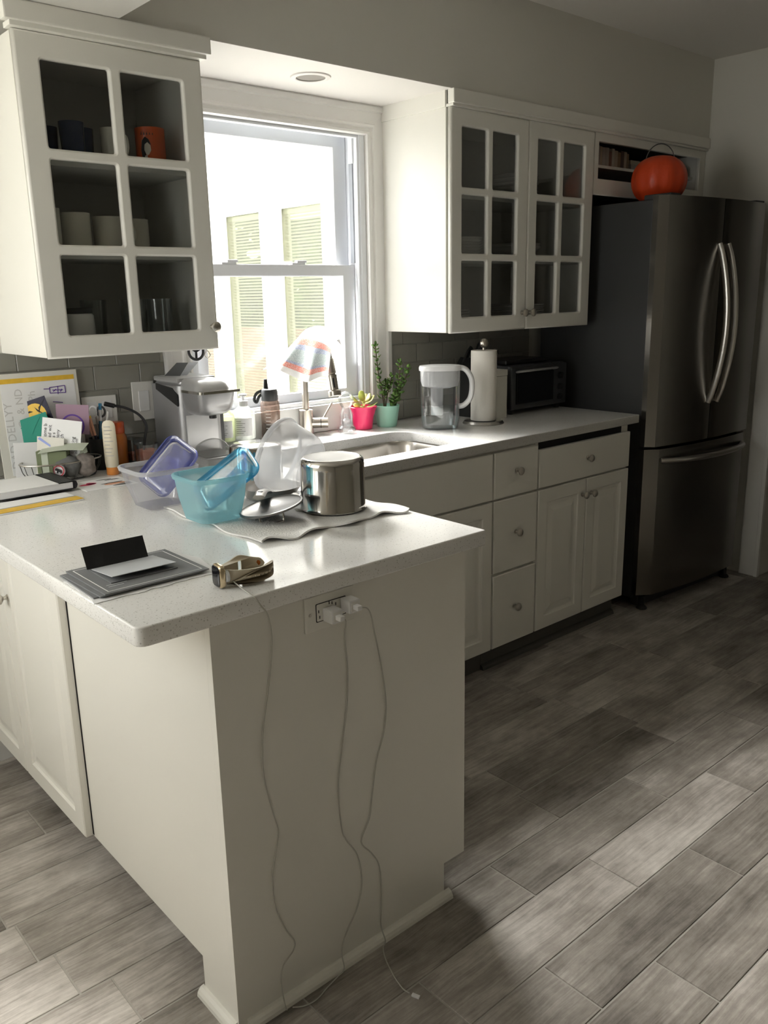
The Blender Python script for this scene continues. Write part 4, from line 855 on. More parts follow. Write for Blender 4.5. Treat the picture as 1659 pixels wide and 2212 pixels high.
# ---- wire basket with its contents
BK = (-1.428, -0.098)
bk = thing('wire_basket', 'dark wire basket holding cards and small pouches', 'basket', (BK[0], BK[1], ZC))
def ering(rx, ry, z, n=36): return [V(rx*math.cos(2*PI*i/n), ry*math.sin(2*PI*i/n), z) for i in range(n+1)]
bm = nb(); tube(bm, ering(0.122, 0.072, 0.055), 0.0024, 8, caps=False); obj('rim', bm, 'nickel', bk, smooth=True)
bm = nb(); tube(bm, ering(0.100, 0.058, 0.003), 0.002, 8, caps=False); obj('base_ring', bm, 'wire_dark', bk, smooth=True)
for i in range(22):
    a = 2*PI*i/22; bm = nb(); tube(bm, [(0.100*math.cos(a), 0.058*math.sin(a), 0.003), (0.116*math.cos(a), 0.069*math.sin(a), 0.03), (0.122*math.cos(a), 0.072*math.sin(a), 0.055)], 0.0011, 6); obj('wire', bm, 'wire_dark', bk, smooth=True)
for i in range(-3, 4): x_ = i*0.027; y_ = 0.058*math.sqrt(max(0, 1-(x_/0.1)**2)); bm = nb(); tube(bm, [(x_, -y_, 0.003), (x_, y_, 0.003)], 0.0011, 6); obj('wire', bm, 'wire_dark', bk, smooth=True)
def card(nm, label, cat, off, dep, z, w, h, roll, mat, lean=0.12, t=0.0018, base=BK, group=None):
    """stiff sheet facing the room: z = height of its centre; roll = turn in its own plane; lean = top tilts back"""
    x = (RH*math.cos(roll) + V(0, 0, math.sin(roll))); n = (FH*math.cos(lean) - V(0, 0, math.sin(lean))); n = (n - x*n.dot(x)).normalized(); zz = x.cross(n)*-1
    if zz.z < 0: zz = -zz
    o = thing(nm, label, cat, on(base, off, dep, z)); mtx = basis(V(0, 0, 0), x, n, zz)
    bm = box(nb(), -w/2, w/2, 0, t, -h/2, h/2); b_ = obj('sheet', bm, mat, o, mx=mtx); o['_m'] = 0; del o['_m']; return o, mtx
def flat(parent, name, mtx, pts, mat, d=-0.0006):
    bm = nb(); bm.faces.new([bm.verts.new(mtx @ V(x, d, z)) for x, z in pts]); return obj(name, bm, mat, parent)
def rect(x0, x1, z0, z1): return [(x0, z0), (x1, z0), (x1, z1), (x0, z1)]
def circ(cx, cz, r, n=20, a0=0, a1=2*PI): return [(cx + r*math.cos(a0+(a1-a0)*i/n), cz + r*math.sin(a0+(a1-a0)*i/n)) for i in range(n + (0 if a1-a0 > 6 else 1))]
o, m_ = card('greeting_card', 'dark navy card with a yellow moon and bare branches in the basket', 'card', -0.078, 0.045, 1.090, 0.10, 0.115, 0.30, 'card_navy', 0.05)
flat(o, 'moon_print', m_, circ(0.004, 0.012, 0.034), 'print_yellow')
for p_ in ([(-0.045, 0.02), (-0.01, 0.028), (0.0, 0.022), (-0.012, 0.022)], [(0.048, 0.05), (0.02, 0.03), (0.014, 0.01), (0.026, 0.028)], [(0.035, 0.0), (0.012, 0.02), (0.008, 0.035), (0.02, 0.018)]): flat(o, 'branch_print', m_, p_, 'print_black', -0.0009)
o, m_ = card('envelope', 'teal green envelope standing in the wire basket', 'envelope', -0.078, 0.022, 1.018, 0.128, 0.160, 0.30, 'card_teal', 0.05)
flat(o, 'flap_edge', m_, [(-0.056, 0.084), (0.0, 0.03), (0.056, 0.084), (0.0, 0.036)], 'card_teal', -0.0012)
o, m_ = card('greeting_card', 'mauve card with a dark printed ring behind the white letter', 'card', 0.030, 0.052, 1.085, 0.10, 0.09, -0.05, 'card_mauve', 0.04)
bm = nb(); ring_loft(bm, [[m_ @ V(x, -0.0008, z) for x, z in circ(0.0, -0.02, r, 28)] for r in (0.036, 0.031)], False, False); obj('ring_print', bm, 'print_purple', o)
o, m_ = card('letter', 'white sheet with rows of black handwriting in the basket', 'letter', 0.010, -0.004, 1.040, 0.118, 0.106, -0.14, 'paper_white', 0.10)
for k, (s_, x_) in enumerate((('r this come b', -0.044), ('we loved wit', -0.030), ('ello this s', -0.018), ('red a many', -0.006), ('it a teach', 0.007), ('gear!', 0.018), ('3.6.1', 0.030), ('thanking', 0.041), ('all from', 0.051))):
    tm_ = m_ @ basis(V(x_, -0.0008, -0.046), V(0, 0, 1), V(-1, 0, 0), V(0, -1, 0)); obj('handwriting', text_bm(s_, 0.0150, tm_), 'print_black', o)
o, m_ = card('envelope', 'opened white envelope below the handwritten letter', 'envelope', -0.022, -0.022, 0.985, 0.080, 0.115, -0.10, 'paper_cream', 0.05)
flat(o, 'blue_stripe', m_, [(-0.038, 0.05), (0.0, 0.028), (0.0, 0.034), (-0.032, 0.056)], 'print_blue')
fl = thing('paper_flap', 'pale sage paper folded over the basket contents', 'paper', on(BK, 0.02, -0.03, 1.012))
bm = nb(); sheet(bm, lambda u, v: RH*(-0.065+0.135*u) + FH*(-0.028+0.056*v) + V(0, 0, 0.010*math.sin(2.2*u)-0.012*(1-v)), 8, 4, 0.0012); obj('sheet', bm, 'card_sage', fl)
ob = thing('small_box', 'olive green box wedged in the basket', 'box', on(BK, -0.005, -0.028, ZC+0.022), math.atan2(RH.y, RH.x)); obj('body', B(-0.052, 0.040, -0.016, 0.016, 0.0, 0.068, 0.003), 'box_olive', ob); obj('band', B(-0.036, -0.016, -0.0172, 0.0172, -0.001, 0.069, 0.001), 'card_sage', ob)
def pouch(nm, label, c, rx, ry, rz, mat, seed, rot=0):
    rnd = random.Random(seed); bm = nb(); bmesh.ops.create_icosphere(bm, subdivisions=3, radius=1)
    ph = [rnd.uniform(0, 6) for _ in range(6)]
    for v in bm.verts:
        d = v.co; k = 1 + 0.10*math.sin(4*d.x+ph[0])*math.sin(5*d.z+ph[1]) + 0.07*math.sin(9*d.y+ph[2])*math.sin(7*d.x+ph[3]); v.co = RH*(d.x*rx*k) + FH*(d.y*ry*k) + V(0, 0, d.z*rz*k)
    o = obj(nm, bm, mat, smooth=True, loc=c); tag(o, label, 'pouch'); return o
pouch('fabric_pouch', 'crumpled grey fabric pouch at the front of the basket', on(BK, 0.030, -0.030, ZC+0.040), 0.040, 0.022, 0.034, 'cloth_grey', 3)
pouch('fabric_pouch', 'floral patterned pouch at the end of the basket near the lotion tube', on(BK, 0.078, -0.012, ZC+0.042), 0.030, 0.022, 0.036, 'cloth_floral', 5)
o, m_ = card('fabric_patch', 'cream cloth scrap on top of the floral pouch', 'cloth', 0.068, -0.010, ZC+0.078, 0.040, 0.018, 0.5, 'card_sage', 0.9)
bd = thing('badge', 'round badge with a dark bear in a red ring clipped on the basket', 'badge', on(BK, 0.016, -0.066, ZC+0.035)); m_ = basis(V(0, 0, 0), RH, FH, V(0, 0, 1)) @ Rm(0.25, 'Y')
bm = nb(); lathe(bm, [(0.0175, 0), (0.018, -0.002), (0.0165, -0.003)], 28, m_ @ Rm(-PI/2, 'X') @ Rm(PI, 'X')); obj('disc', bm, 'paper_white', bd, smooth=True)
bm = nb(); ring_loft(bm, [[m_ @ V(x, -0.0036, z) for x, z in circ(0, 0, r, 28)] for r in (0.0168, 0.0136)], False, False); obj('red_ring', bm, 'print_red', bd)
flat(bd, 'bear_mark', m_, [(-0.010, -0.001), (-0.011, 0.004), (-0.007, 0.0075), (-0.003, 0.006), (0.004, 0.006), (0.009, 0.002), (0.010, -0.006), (0.006, -0.007), (0.005, -0.003), (0.0, -0.002), (-0.001, -0.008), (-0.005, -0.008), (-0.005, -0.001)], 'print_black', -0.0038)
tg = obj('paper_tag', B(-0.010, 0.010, -0.001, 0.001, -0.011, 0.011), 'print_dark', loc=on(BK, -0.118, -0.02, ZC+0.040), rot=(0, 0.6, math.atan2(RH.y, RH.x))); tag(tg, 'small dark square tag hanging on the basket rim', 'tag')
obj('tag_window', B(-0.006, 0.006, -0.0014, 0.0, -0.0065, 0.0065), 'paper_cream', tg)

# ---- pen cup
PC = (-1.262, -0.005+-0.03)
pc = thing('pen_cup', 'black mesh cup full of pens beside the wire basket', 'cup', (PC[0]-0.02, PC[1]-0.015, ZC))
bm = nb(); lathe(bm, [(0.030, 0.0005), (0.031, 0.002), (0.034, 0.10), (0.0325, 0.10), (0.030, 0.004)], 28); obj('body', bm, 'black_plastic', pc, smooth=True)
PB = (PC[0]-0.02, PC[1]-0.015)
def stick(nm, label, cat, o0, o1, d, z1, r, mats):
    t = thing(nm, label, cat, on(PB, 0, 0, ZC)); p0, p1 = on((0, 0), o0, d, 0.012), on((0, 0), o1, d, z1-ZC); prev = 0
    for nm2, mt, f in mats:
        bm = nb(); tube(bm, [p0.lerp(p1, prev), p0.lerp(p1, f)], r, 10); obj(nm2, bm, mt, t, smooth=True); prev = f
    return t
stick('pencil', 'flower print pencil with a white end leaning in the pen cup', 'pencil', 0.006, -0.034, -0.010, 1.100, 0.0042, (('shaft', 'cloth_floral', 0.55), ('print_band', 'print_peach', 0.86), ('ferrule', 'print_yellow', 0.90), ('eraser', 'print_white', 1.0)))
stick('pencil', 'second flower print pencil crossing beside the first one', 'pencil', 0.012, -0.022, -0.016, 1.104, 0.0042, (('shaft', 'card_navy', 0.55), ('print_band', 'print_peach', 0.86), ('ferrule', 'print_yellow', 0.90), ('eraser', 'print_white', 1.0)))
stick('pen', 'blue pen with a grey grip in the pen cup', 'pen', -0.004, 0.012, 0.004, 1.122, 0.005, (('barrel', 'plastic_azure', 0.72), ('grip', 'silver_light', 0.90), ('clicker', 'plastic_azure', 1.0)))
stick('pen', 'black pen with a white tip leaning out of the cup', 'pen', 0.0, 0.038, -0.006, 1.098, 0.0034, (('barrel', 'black_plastic', 0.82), ('tip', 'print_white', 1.0)))
sc = thing('scissors', 'white handled scissors standing in the pen cup', 'scissors', on(PB, 0, 0.006, ZC))
for o_ in (-0.012, 0.012):
    bm = nb(); tube(bm, [on((0, 0), o_ + 0.012*math.cos(a), 0, 0.182 + 0.016*math.sin(a)) for a in [2*PI*i/20 for i in range(21)]], 0.0035, 8, caps=False); obj('handle', bm, 'white_plastic' if o_ < 0 else 'charcoal', sc, smooth=True)
    bm = nb(); tube(bm, [on((0, 0), o_*0.5, 0, 0.168), on((0, 0), -o_*0.3, 0, 0.02)], 0.0035, 8, flat=(1.4, 0.5)); obj('blade', bm, 'steel_satin', sc)
cb_ = thing('charging_cable', 'thick black cable arching from the pens down behind the candles', 'cable', on(PB, 0, 0, ZC))
bm = nb(); tube(bm, [on((0, 0), 0.024, 0.010, 0.206), on((0, 0), 0.054, 0.012, 0.198)], 0.009, 10, flat=(1.0, 0.8)); obj('plug', bm, 'black_plastic', cb_, smooth=True)
bm = nb(); tube(bm, [on((0, 0), 0.052, 0.012, 0.199), on((0, 0), 0.085, 0.022, 0.190), on((0, 0), 0.122, 0.035, 0.166), on((0, 0), 0.140, 0.045, 0.130), on((0, 0), 0.130, 0.050, 0.085), on((0, 0), 0.122, 0.052, 0.04), on((0, 0), 0.120, 0.052, 0.006)], 0.0042, 8, smooth=6); obj('lead', bm, 'black_rubber', cb_, smooth=True)

# ---- child's drawing on a board leaning at the wall
ab_ = thing('drawing_board', 'cream board with a child\'s pencil writing and a purple drawing against the tiles', 'drawing', (-1.44, -0.012, ZC))
lm = Rm(-0.075, 'X')
def onb(x0, x1, y0, y1, z0, z1, mat, nm, bev=0): return obj(nm, box(nb(), x0, x1, y0, y1, z0, z1, bev), mat, ab_, mx=lm)
onb(-0.13, 0.130, 0.0, 0.004, 0.0005, 0.315, 'paper_cream', 'board')
onb(-0.105, 0.120, -0.0008, 0.0, 0.010, 0.300, 'paper_white', 'drawing_sheet')
onb(-0.105, 0.120, -0.0016, -0.0006, 0.286, 0.300, 'print_yellow', 'yellow_strip')
for s_, x_, z_, h_ in (('DAD DELLYY', -0.080, 0.030, 0.034), ('G  & ND', -0.045, 0.150, 0.032), ('PAPh', -0.006, 0.190, 0.032)):
    tm_ = lm @ basis(V(x_, -0.0012, z_), V(0, 0, 1), V(-1, 0, 0), V(0, -1, 0)); obj('handwriting', text_bm(s_, h_, tm_), 'pencil_pale', ab_)
for p0, p1 in (((0.040, 0.265), (0.088, 0.268)), ((0.040, 0.248), (0.088, 0.246)), ((0.040, 0.265), (0.040, 0.248)), ((0.088, 0.268), (0.088, 0.246)), ((0.066, 0.268), (0.064, 0.243)), ((0.022, 0.262), (0.042, 0.261)), ((0.048, 0.257), (0.080, 0.255)), ((0.072, 0.250), (0.078, 0.258)), ((0.05, 0.252), (0.06, 0.259)), ((0.045, 0.221), (0.075, 0.216))):
    bm = nb(); tube(bm, [lm @ V(p0[0], -0.0012, p0[1]), lm @ V(p1[0], -0.0012, p1[1])], 0.0012, 6); obj('marker_line', bm, 'print_purple', ab_)
ps = obj('loose_sheet', B(-0.035, 0.035, 0.0, 0.001, 0, 0.115), 'paper_white', loc=(-1.520, -0.070, ZC+0.0005), rot=(-0.16, 0.06, -0.15)); tag(ps, 'small white sheet propped in front of the pencil writing', 'paper')
# flat papers and book
ap = obj('painted_paper', B(-1.455, -1.300, -0.345, -0.205, ZC+0.0004, ZC+0.0014), 'paper_white'); tag(ap, 'paper with pink and black paint strokes lying beside the basket', 'paper')
random.seed(5)
for mt, x0, y0, w_, h_ in (('print_pink', -1.445, -0.262, 0.05, 0.012), ('print_pink', -1.42, -0.255, 0.03, 0.016), ('print_black', -1.39, -0.285, 0.075, 0.006), ('print_peach', -1.385, -0.300, 0.07, 0.014), ('print_black', -1.37, -0.325, 0.065, 0.007), ('print_black', -1.36, -0.24, 0.05, 0.005), ('print_grey', -1.38, -0.225, 0.05, 0.008), ('print_black', -1.345, -0.31, 0.04, 0.004)):
    bm = nb(); bm.faces.new([bm.verts.new((x0 + w_*(0.5+0.5*math.cos(2*PI*i/12))*random.uniform(0.9, 1.1), y0 + h_*math.sin(2*PI*i/12)*random.uniform(0.7, 1.1), ZC+0.0018)) for i in range(12)]); obj('paint_stroke', bm, mt, ap)
mg = thing('magazine', 'thin magazine with a yellow cover under the white notebook', 'magazine', (-1.62, -0.34, ZC))
bm = nb(); prism(bm, [(-0.13, -0.112), (0.118, -0.098), (0.112, 0.02), (-0.135, 0.02)], 0.0005, 0.004); obj('pages', bm, 'paper_white', mg)
bm = nb(); prism(bm, [(-0.13, -0.110), (0.119, -0.096), (0.115, -0.055), (-0.132, -0.068)], 0.0042, 0.0055); obj('yellow_cover', bm, 'print_yellow', mg)
bm = nb(); prism(bm, [(-0.13, -0.066), (0.115, -0.053), (0.113, -0.045), (-0.132, -0.058)], 0.0042, 0.0052); obj('grey_band', bm, 'print_grey', mg)
nbk = thing('notebook', 'thick white notebook with a black spine lying on the magazine', 'notebook', (-1.562, -0.215, ZC+0.0066), 0.03)
obj('page_block', B(-0.125, 0.082, -0.092, 0.075, 0.0025, 0.020, 0.001), 'paper_white', nbk); obj('back_cover', B(-0.128, 0.088, -0.095, 0.078, 0.0, 0.0024), 'card_black', nbk)
obj('front_cover', B(-0.128, 0.040, -0.095, 0.078, 0.0202, 0.0225), 'paper_white', nbk)
bm = nb(); prism(bm, [(0.0825, 0.0), (0.092, 0.003), (0.095, 0.012), (0.092, 0.0215), (0.0825, 0.0235), (0.042, 0.0232), (0.042, 0.0206), (0.0825, 0.0206)], -0.094, 0.077, Matrix(((1, 0, 0, 0), (0, 0, 1, 0), (0, 1, 0, 0), (0, 0, 0, 1)))); obj('spine', bm, 'card_black', nbk)
for k in range(6): x_ = 0.046+0.006*k; obj('spine_groove', B(x_, x_+0.0015, -0.094, 0.077, 0.0233, 0.0239), 'charcoal', nbk)

# ================================================================== DRYING DISHES ON THE PENINSULA
def towel(u, v):
    x = -1.395 + 0.423*u; y = -1.150 + 0.47*v
    e = min(u, 1-u, v, 1-v)
    wob = 0.010*math.sin(17*u+1)*max(0, 1-v*6) + 0.006*math.sin(31*u)*max(0, 1-v*6)
    z = ZC + 0.0046 + 0.0028*(0.5+0.5*math.sin(23*u+3*v))*(0.5+0.5*math.sin(17*v+4*u)) + 0.007*max(0, 1-v*14)*(0.5+0.5*math.sin(25*u)) + 0.005*max(0, (u-0.93)*14)*(0.5+0.5*math.sin(19*v))
    return V(x + 0.006*math.sin(15*v), y + wob, z)
bm = nb(); sheet(bm, towel, 64, 64, 0.004); tw = obj('dish_towel', bm, 'towel_white', smooth=True, angle=80); tag(tw, 'white textured dish towel spread on the peninsula under the drying pots', 'towel')
def tub(nm, label, c, hr, hb, h, mat, rimmat, rr=0.032, dz=0.0006):
    t = thing(nm, label, 'container', (c[0], c[1], ZC+dz))
    sq = lambda s, r, z: [V(x, y, z) for x, y in rrect(-s, s, -s, s, r, 7)]
    bm = nb(); ring_loft(bm, [sq(hb*0.80, rr*0.55, 0.002), sq(hb*0.96, rr*0.8, 0.003), sq(hb, rr*0.9, 0.010), sq(hb + (hr-hb)*0.5, rr, h*0.5), sq(hr-0.004, rr*1.1, h-0.012), sq(hr-0.003, rr*1.1, h)], True, False); obj('body', bm, mat, t, smooth=True)
    bm = nb(); ring_loft(bm, [sq(hr-0.004, rr*1.1, h-0.012), sq(hr, rr*1.15, h-0.011), sq(hr+0.002, rr*1.2, h-0.003), sq(hr, rr*1.15, h), sq(hr-0.004, rr*1.1, h)], False, False); obj('rim', bm, rimmat, t, smooth=True)
    return t
tub('food_tub', 'clear plastic food tub with a violet lid standing in it', (-1.377, -0.640), 0.084, 0.058, 0.106, 'plastic_clear', 'plastic_milky')
tub('food_tub', 'aqua blue plastic food tub with a bright blue lid standing in it', (-1.366, -0.888), 0.075, 0.056, 0.112, 'plastic_aqua', 'plastic_aqua', 0.030, 0.0078)
def tub_lid(nm, label, c, ux, uy, w, h, mat):
    ux = ux.normalized(); n = ux.cross(uy).normalized(); uy = n.cross(ux); t = thing(nm, label, 'lid', c); m_ = basis(V(0, 0, 0), ux, uy, n)
    rg = lambda s, z, r=0.024: [m_ @ V(x, y, z) for x, y in rrect(-w/2+s, w/2-s, -h/2+s, h/2-s, max(0.006, r-s*0.5), 6)]
    bm = nb(); ring_loft(bm, [rg(0.0, -0.008), rg(-0.002, -0.001), rg(0.002, 0.002), rg(0.008, 0.002), rg(0.012, -0.002), rg(0.020, -0.003)], False, True); obj('sheet', bm, mat, t, smooth=True)
    bm = nb(); lathe(bm, [(0.026, -0.003), (0.024, 0.0015), (0.018, 0.002), (0.015, -0.0015)], 28, m_, False, True); obj('raised_ring', bm, mat, t, smooth=True); return t
tub_lid('tub_lid', 'violet blue plastic lid leaning inside the clear tub', (-1.345, -0.635, ZC+0.098), RH*0.62 + V(0, 0, 0.72) + FH*0.30, RH*0.75 - V(0, 0, 0.42) - FH*0.50, 0.150, 0.112, 'plastic_violet')
tub_lid('tub_lid', 'bright azure plastic lid leaning inside the aqua tub', (-1.322, -0.886, ZC+0.098), RH*0.80 + V(0, 0, 0.60) + FH*0.12, RH*0.38 - V(0, 0, 0.62) - FH*0.68, 0.168, 0.095, 'plastic_azure')
# round milky container on its side
bc = thing('plastic_bowl', 'large milky round container tipped on its side', 'container', (0, 0, 0)); bc.location = V(-1.078, -0.748, 1.020)
ax = (RH*0.82 - FH*0.42 - V(0, 0, 0.26)).normalized(); a_, b_ = frame_of(ax)
bm = nb(); lathe(bm, [(0.1035, -0.002), (0.1035, 0.008), (0.099, 0.010), (0.098, 0.02), (0.092, 0.055), (0.085, 0.092), (0.078, 0.104), (0.066, 0.107), (0.062, 0.104), (0.001, 0.104)], 44, basis(V(0, 0, 0), a_, b_, ax), False, True); obj('body', bm, 'plastic_milky', bc, smooth=True)
bm = nb(); lathe(bm, [(0.104, 0.0), (0.106, -0.003), (0.107, -0.001), (0.106, 0.006), (0.1036, 0.009)], 44, basis(V(0, 0, 0), a_, b_, ax), False, False); obj('rim', bm, 'plastic_milky', bc, smooth=True)
# upside-down pots
sp1 = thing('saucepan', 'shiny steel saucepan upside down on the dish towel', 'pot', (-1.095, -1.012, ZC+0.0085))
Lz([(0.0815, 0), (0.0825, 0.002), (0.0805, 0.008), (0.0800, 0.104), (0.0805, 0.115), (0.0785, 0.124), (0.071, 0.1300), (0.0690, 0.1300)], 'steel_polished', name='body', parent=sp1, seg=56, cap0=False, cap1=False)
Lz([(0.0690, 0.1300), (0.065, 0.1290), (0.030, 0.1290), (0.0005, 0.1292)], 'steel_base', name='base_disc', parent=sp1, seg=56, cap0=False, cap1=True)
bm = nb(); tube(bm, [V(*(-RH*0.079 + V(0, 0, 0.03))), V(*(-RH*0.094 + FH*0.015 + V(0, 0, 0.028))), V(*(-RH*0.100 + FH*0.04 + V(0, 0, 0.026)))], 0.007, 10, flat=(1.5, 0.6), smooth=4); obj('handle', bm, 'steel_satin', sp1, smooth=True)
sp2 = thing('saucepan', 'steel saucepan upside down behind the milky container', 'pot', (-1.040, -0.578, ZC+0.0005))
Lz([(0.078, 0), (0.079, 0.002), (0.077, 0.008), (0.0765, 0.098), (0.073, 0.108), (0.063, 0.113), (0.0005, 0.113)], 'steel_polished', name='body', parent=sp2, seg=48, cap0=False)
bm = nb(); tube(bm, [-RH*0.06 + FH*0.05 + V(0, 0, 0.03), -RH*0.09 + FH*0.09 + V(0, 0, 0.028)], 0.008, 10, flat=(1.5, 0.6)); obj('handle', bm, 'black_plastic', sp2, smooth=True)
sk2 = thing('skillet', 'small steel skillet lying under the milky container with its handle toward the lid', 'pan', (-1.140, -0.800, ZC+0.0085))
Lz([(0.060, 0), (0.066, 0.003), (0.080, 0.030), (0.082, 0.031), (0.078, 0.029), (0.064, 0.006), (0.0005, 0.005)], 'steel_satin', name='body', parent=sk2, seg=44)
hp = [(-0.052, -0.062, 0.030), (-0.078, -0.092, 0.042), (-0.115, -0.134, 0.052), (-0.145, -0.168, 0.050)]
bm = nb(); tube(bm, hp, 0.0085, 12, flat=(1.7, 0.75), smooth=5); hh = obj('handle', bm, 'steel_satin', sk2, smooth=True)
bm = nb(); lathe(bm, [(0.0062, 0.0), (0.0062, 0.002), (0.004, 0.0022)], 18, T((-0.126, -0.147, 0.057))); obj('hanging_hole', bm, 'charcoal', hh, smooth=True)
pl = thing('pot_lid', 'flat steel pot lid resting on its wire handle at the towel edge', 'lid', (-1.262, -0.985, ZC+0.034))
n_ = (V(0, 0, 1) - RH*0.20 - FH*0.05).normalized(); a_ = (RH - n_*RH.dot(n_)).normalized(); b_ = n_.cross(a_); m_ = basis(V(0, 0, 0), a_, b_, n_)
bm = nb(); lathe(bm, [(0.0005, -0.004), (0.05, -0.004), (0.074, -0.002), (0.078, 0.0), (0.078, 0.004), (0.074, 0.005), (0.07, 0.002), (0.0005, 0.0005)], 44, m_); obj('disc', bm, 'steel_dull', pl, smooth=True)
bm = nb(); tube(bm, [m_ @ V(*p) for p in ((-0.028, -0.03, -0.004), (-0.028, -0.034, -0.024), (-0.018, -0.036, -0.029), (0.018, -0.036, -0.031), (0.028, -0.034, -0.026), (0.028, -0.03, -0.004))], 0.0028, 10, smooth=4); obj('handle', bm, 'steel_polished', pl, smooth=True)
cl_ = thing('round_lid', 'grey translucent round lid leaning behind the tubs', 'lid', (-1.075, -0.375, ZC+0.052)); n_ = (-FH*0.75 - RH*0.2 + V(0, 0, 0.62)).normalized(); a_ = (RH - n_*RH.dot(n_)).normalized(); b_ = n_.cross(a_)
bm = nb(); lathe(bm, [(0.064, -0.006), (0.066, -0.002), (0.064, 0.002), (0.058, 0.002), (0.055, -0.001), (0.0005, -0.001)], 40, basis(V(0, 0, 0), a_, b_, n_), False, True); obj('sheet', bm, 'smoke_clear', cl_, smooth=True)

# ================================================================== FRONT OF THE PENINSULA
tp = thing('paper_sheet', 'torn white paper lying under the grey cards', 'paper', (-1.69, -1.14, ZC))
random.seed(3); edge = []
for i in range(16): edge.append((-0.125+0.245*i/15, -0.101 + random.uniform(-0.004, 0.004)))
edge += [(0.135, -0.06), (0.150, 0.01), (0.128, 0.085)] + [(-0.118 + random.uniform(-0.004, 0.004), 0.06-0.15*i/8) for i in range(8)]
bm = nb(); prism(bm, edge, 0.0004, 0.0014); obj('sheet', bm, 'paper_white', tp)
def gcard(nm, label, x0, x1, y0, y1, z, rz, t=0.0022):
    o = thing(nm, label, 'card', ((x0+x1)/2, (y0+y1)/2, ZC+z), rz); w_, d_ = (x1-x0)/2, (y1-y0)/2; obj('sheet', B(-w_, w_, -d_, d_, 0, t), 'card_grey', o); return o, w_, d_
gcard('invitation_card', 'lowest grey card of the small stack on the worktop corner', -1.803, -1.592, -1.222, -1.048, 0.0016, -0.03)
gcard('invitation_card', 'middle grey card of the stack, slightly turned', -1.798, -1.586, -1.226, -1.050, 0.0042, 0.02)
o, w_, d_ = gcard('invitation_card', 'top grey card with a thin white border and small white print', -1.788, -1.575, -1.230, -1.045, 0.0070, 0.0)
for a, b_, c_, e_ in ((-w_+0.010, w_-0.010, -d_+0.009, -d_+0.0106), (-w_+0.010, w_-0.010, d_-0.0106, d_-0.009), (-w_+0.010, -w_+0.0116, -d_+0.009, d_-0.009), (w_-0.0116, w_-0.010, -d_+0.009, d_-0.009)): obj('border_line', B(a, b_, c_, e_, 0.0022, 0.0026), 'print_white', o)
for x_, y_, w2 in ((0.012, 0.066, 0.055), (0.006, 0.056, 0.064), (0.016, 0.046, 0.046), (0.010, 0.036, 0.052), (-0.085, -0.050, 0.040), (-0.085, -0.060, 0.030)): obj('small_print', B(x_, x_+w2, y_, y_+0.0022, 0.0022, 0.0025), 'card_lightgrey', o)
tc_ = thing('folded_card', 'small folded card with a black inside flap standing up on the grey stack', 'card', (-1.690, -1.128, ZC+0.0098), -0.02)
obj('under_leaf', B(-0.064, 0.072, -0.056, 0.052, 0.0, 0.0015), 'card_grey', tc_)
bm = nb(); sheet(bm, lambda u, v: V(-0.060+0.131*u, 0.050-0.103*v, 0.0022+0.010*v*(1 if v > 0.02 else 0)), 2, 6, 0.0012); obj('lower_leaf', bm, 'card_lightgrey', tc_)
bm = nb(); sheet(bm, lambda u, v: V(-0.068+0.128*u - 0.004*v, 0.052+0.010*v, 0.002+0.044*v), 2, 4, 0.0012); obj('upper_leaf', bm, 'card_black', tc_)
# watch on its side
wt_ = thing('smart_watch', 'gold smart watch with a beige sport band lying on its side', 'watch', (0, 0, 0)); wt_.location = V(-1.60, -1.318, ZC)
cdir = V(-0.98, 0.12, 0).normalized(); side = V(-0.12, -0.98, 0).normalized(); mC = basis(V(-0.004, 0, 0.0225), side, V(0, 0, 1), cdir)
bm = nb(); ring_loft(bm, [[mC @ V(x, y, z) for x, y in rrect(-0.019+i_, 0.019-i_, -0.022+i_, 0.022-i_, 0.010-i_*0.5, 6)] for i_, z in ((0.002, -0.0065), (0, -0.004), (0, 0.003), (0.002, 0.0055))]); obj('case', bm, 'gold_case', wt_, smooth=True)
bm = nb(); ring_loft(bm, [[mC @ V(x, y, z) for x, y in rrect(-0.017+i_, 0.017-i_, -0.020+i_, 0.020-i_, 0.009-i_*0.5, 6)] for i_, z in ((0, 0.0055), (0.0008, 0.0068), (0.003, 0.0073))]); obj('screen', bm, 'screen_black', wt_, smooth=True)
bm = nb(); cyl(bm, mC @ V(0.012, -0.0, -0.006), mC @ V(0.012, 0.0, -0.0125), 0.011); obj('charger_puck', bm, 'white_plastic', wt_, smooth=True)
def strap(nm, path, outline, holes, n=60):
    P_ = spline([Vector(p) for p in path], 14); S_ = [0]
    for a, b in zip(P_, P_[1:]): S_.append(S_[-1] + (b-a).length)
    tot = S_[-1]
    def at(s):
        s = min(max(s, 0), tot-1e-6); i = max(k for k in range(len(S_)-1) if S_[k] <= s); f = (s-S_[i])/(S_[i+1]-S_[i]); p = P_[i].lerp(P_[i+1], f); t = (P_[i+1]-P_[i]).normalized(); return p, V(t.y, -t.x, 0)
    xs = [tot*i/n for i in range(n+1)]; lo = [(x, outline(x/tot)[0]) for x in xs]; hi = [(x, outline(x/tot)[1]) for x in xs]
    me = curve_mesh([lo + hi[::-1]] + holes(tot), 0.0028, 0.0)
    for v in me.vertices:
        p, nrm = at(v.co.x); q = p + nrm*v.co.z + V(0, 0, v.co.y); v.co = q
    return obj(nm, me, 'strap_gold', wt_)
strap('band', [(0.006, -0.010, 0), (0.022, -0.028, 0), (0.058, -0.040, 0), (0.092, -0.030, 0), (0.112, -0.006, 0)], lambda u: (0.006 + 0.004*max(0, u-0.5) + 0.012*max(0, (u-0.9)*10)**2*0.9, 0.0345 - 0.002*u - 0.010*max(0, (u-0.88)*8.3)**2),
      lambda L: [circ(L*(0.28+0.075*k), 0.019, 0.0016, 10) for k in range(7)])
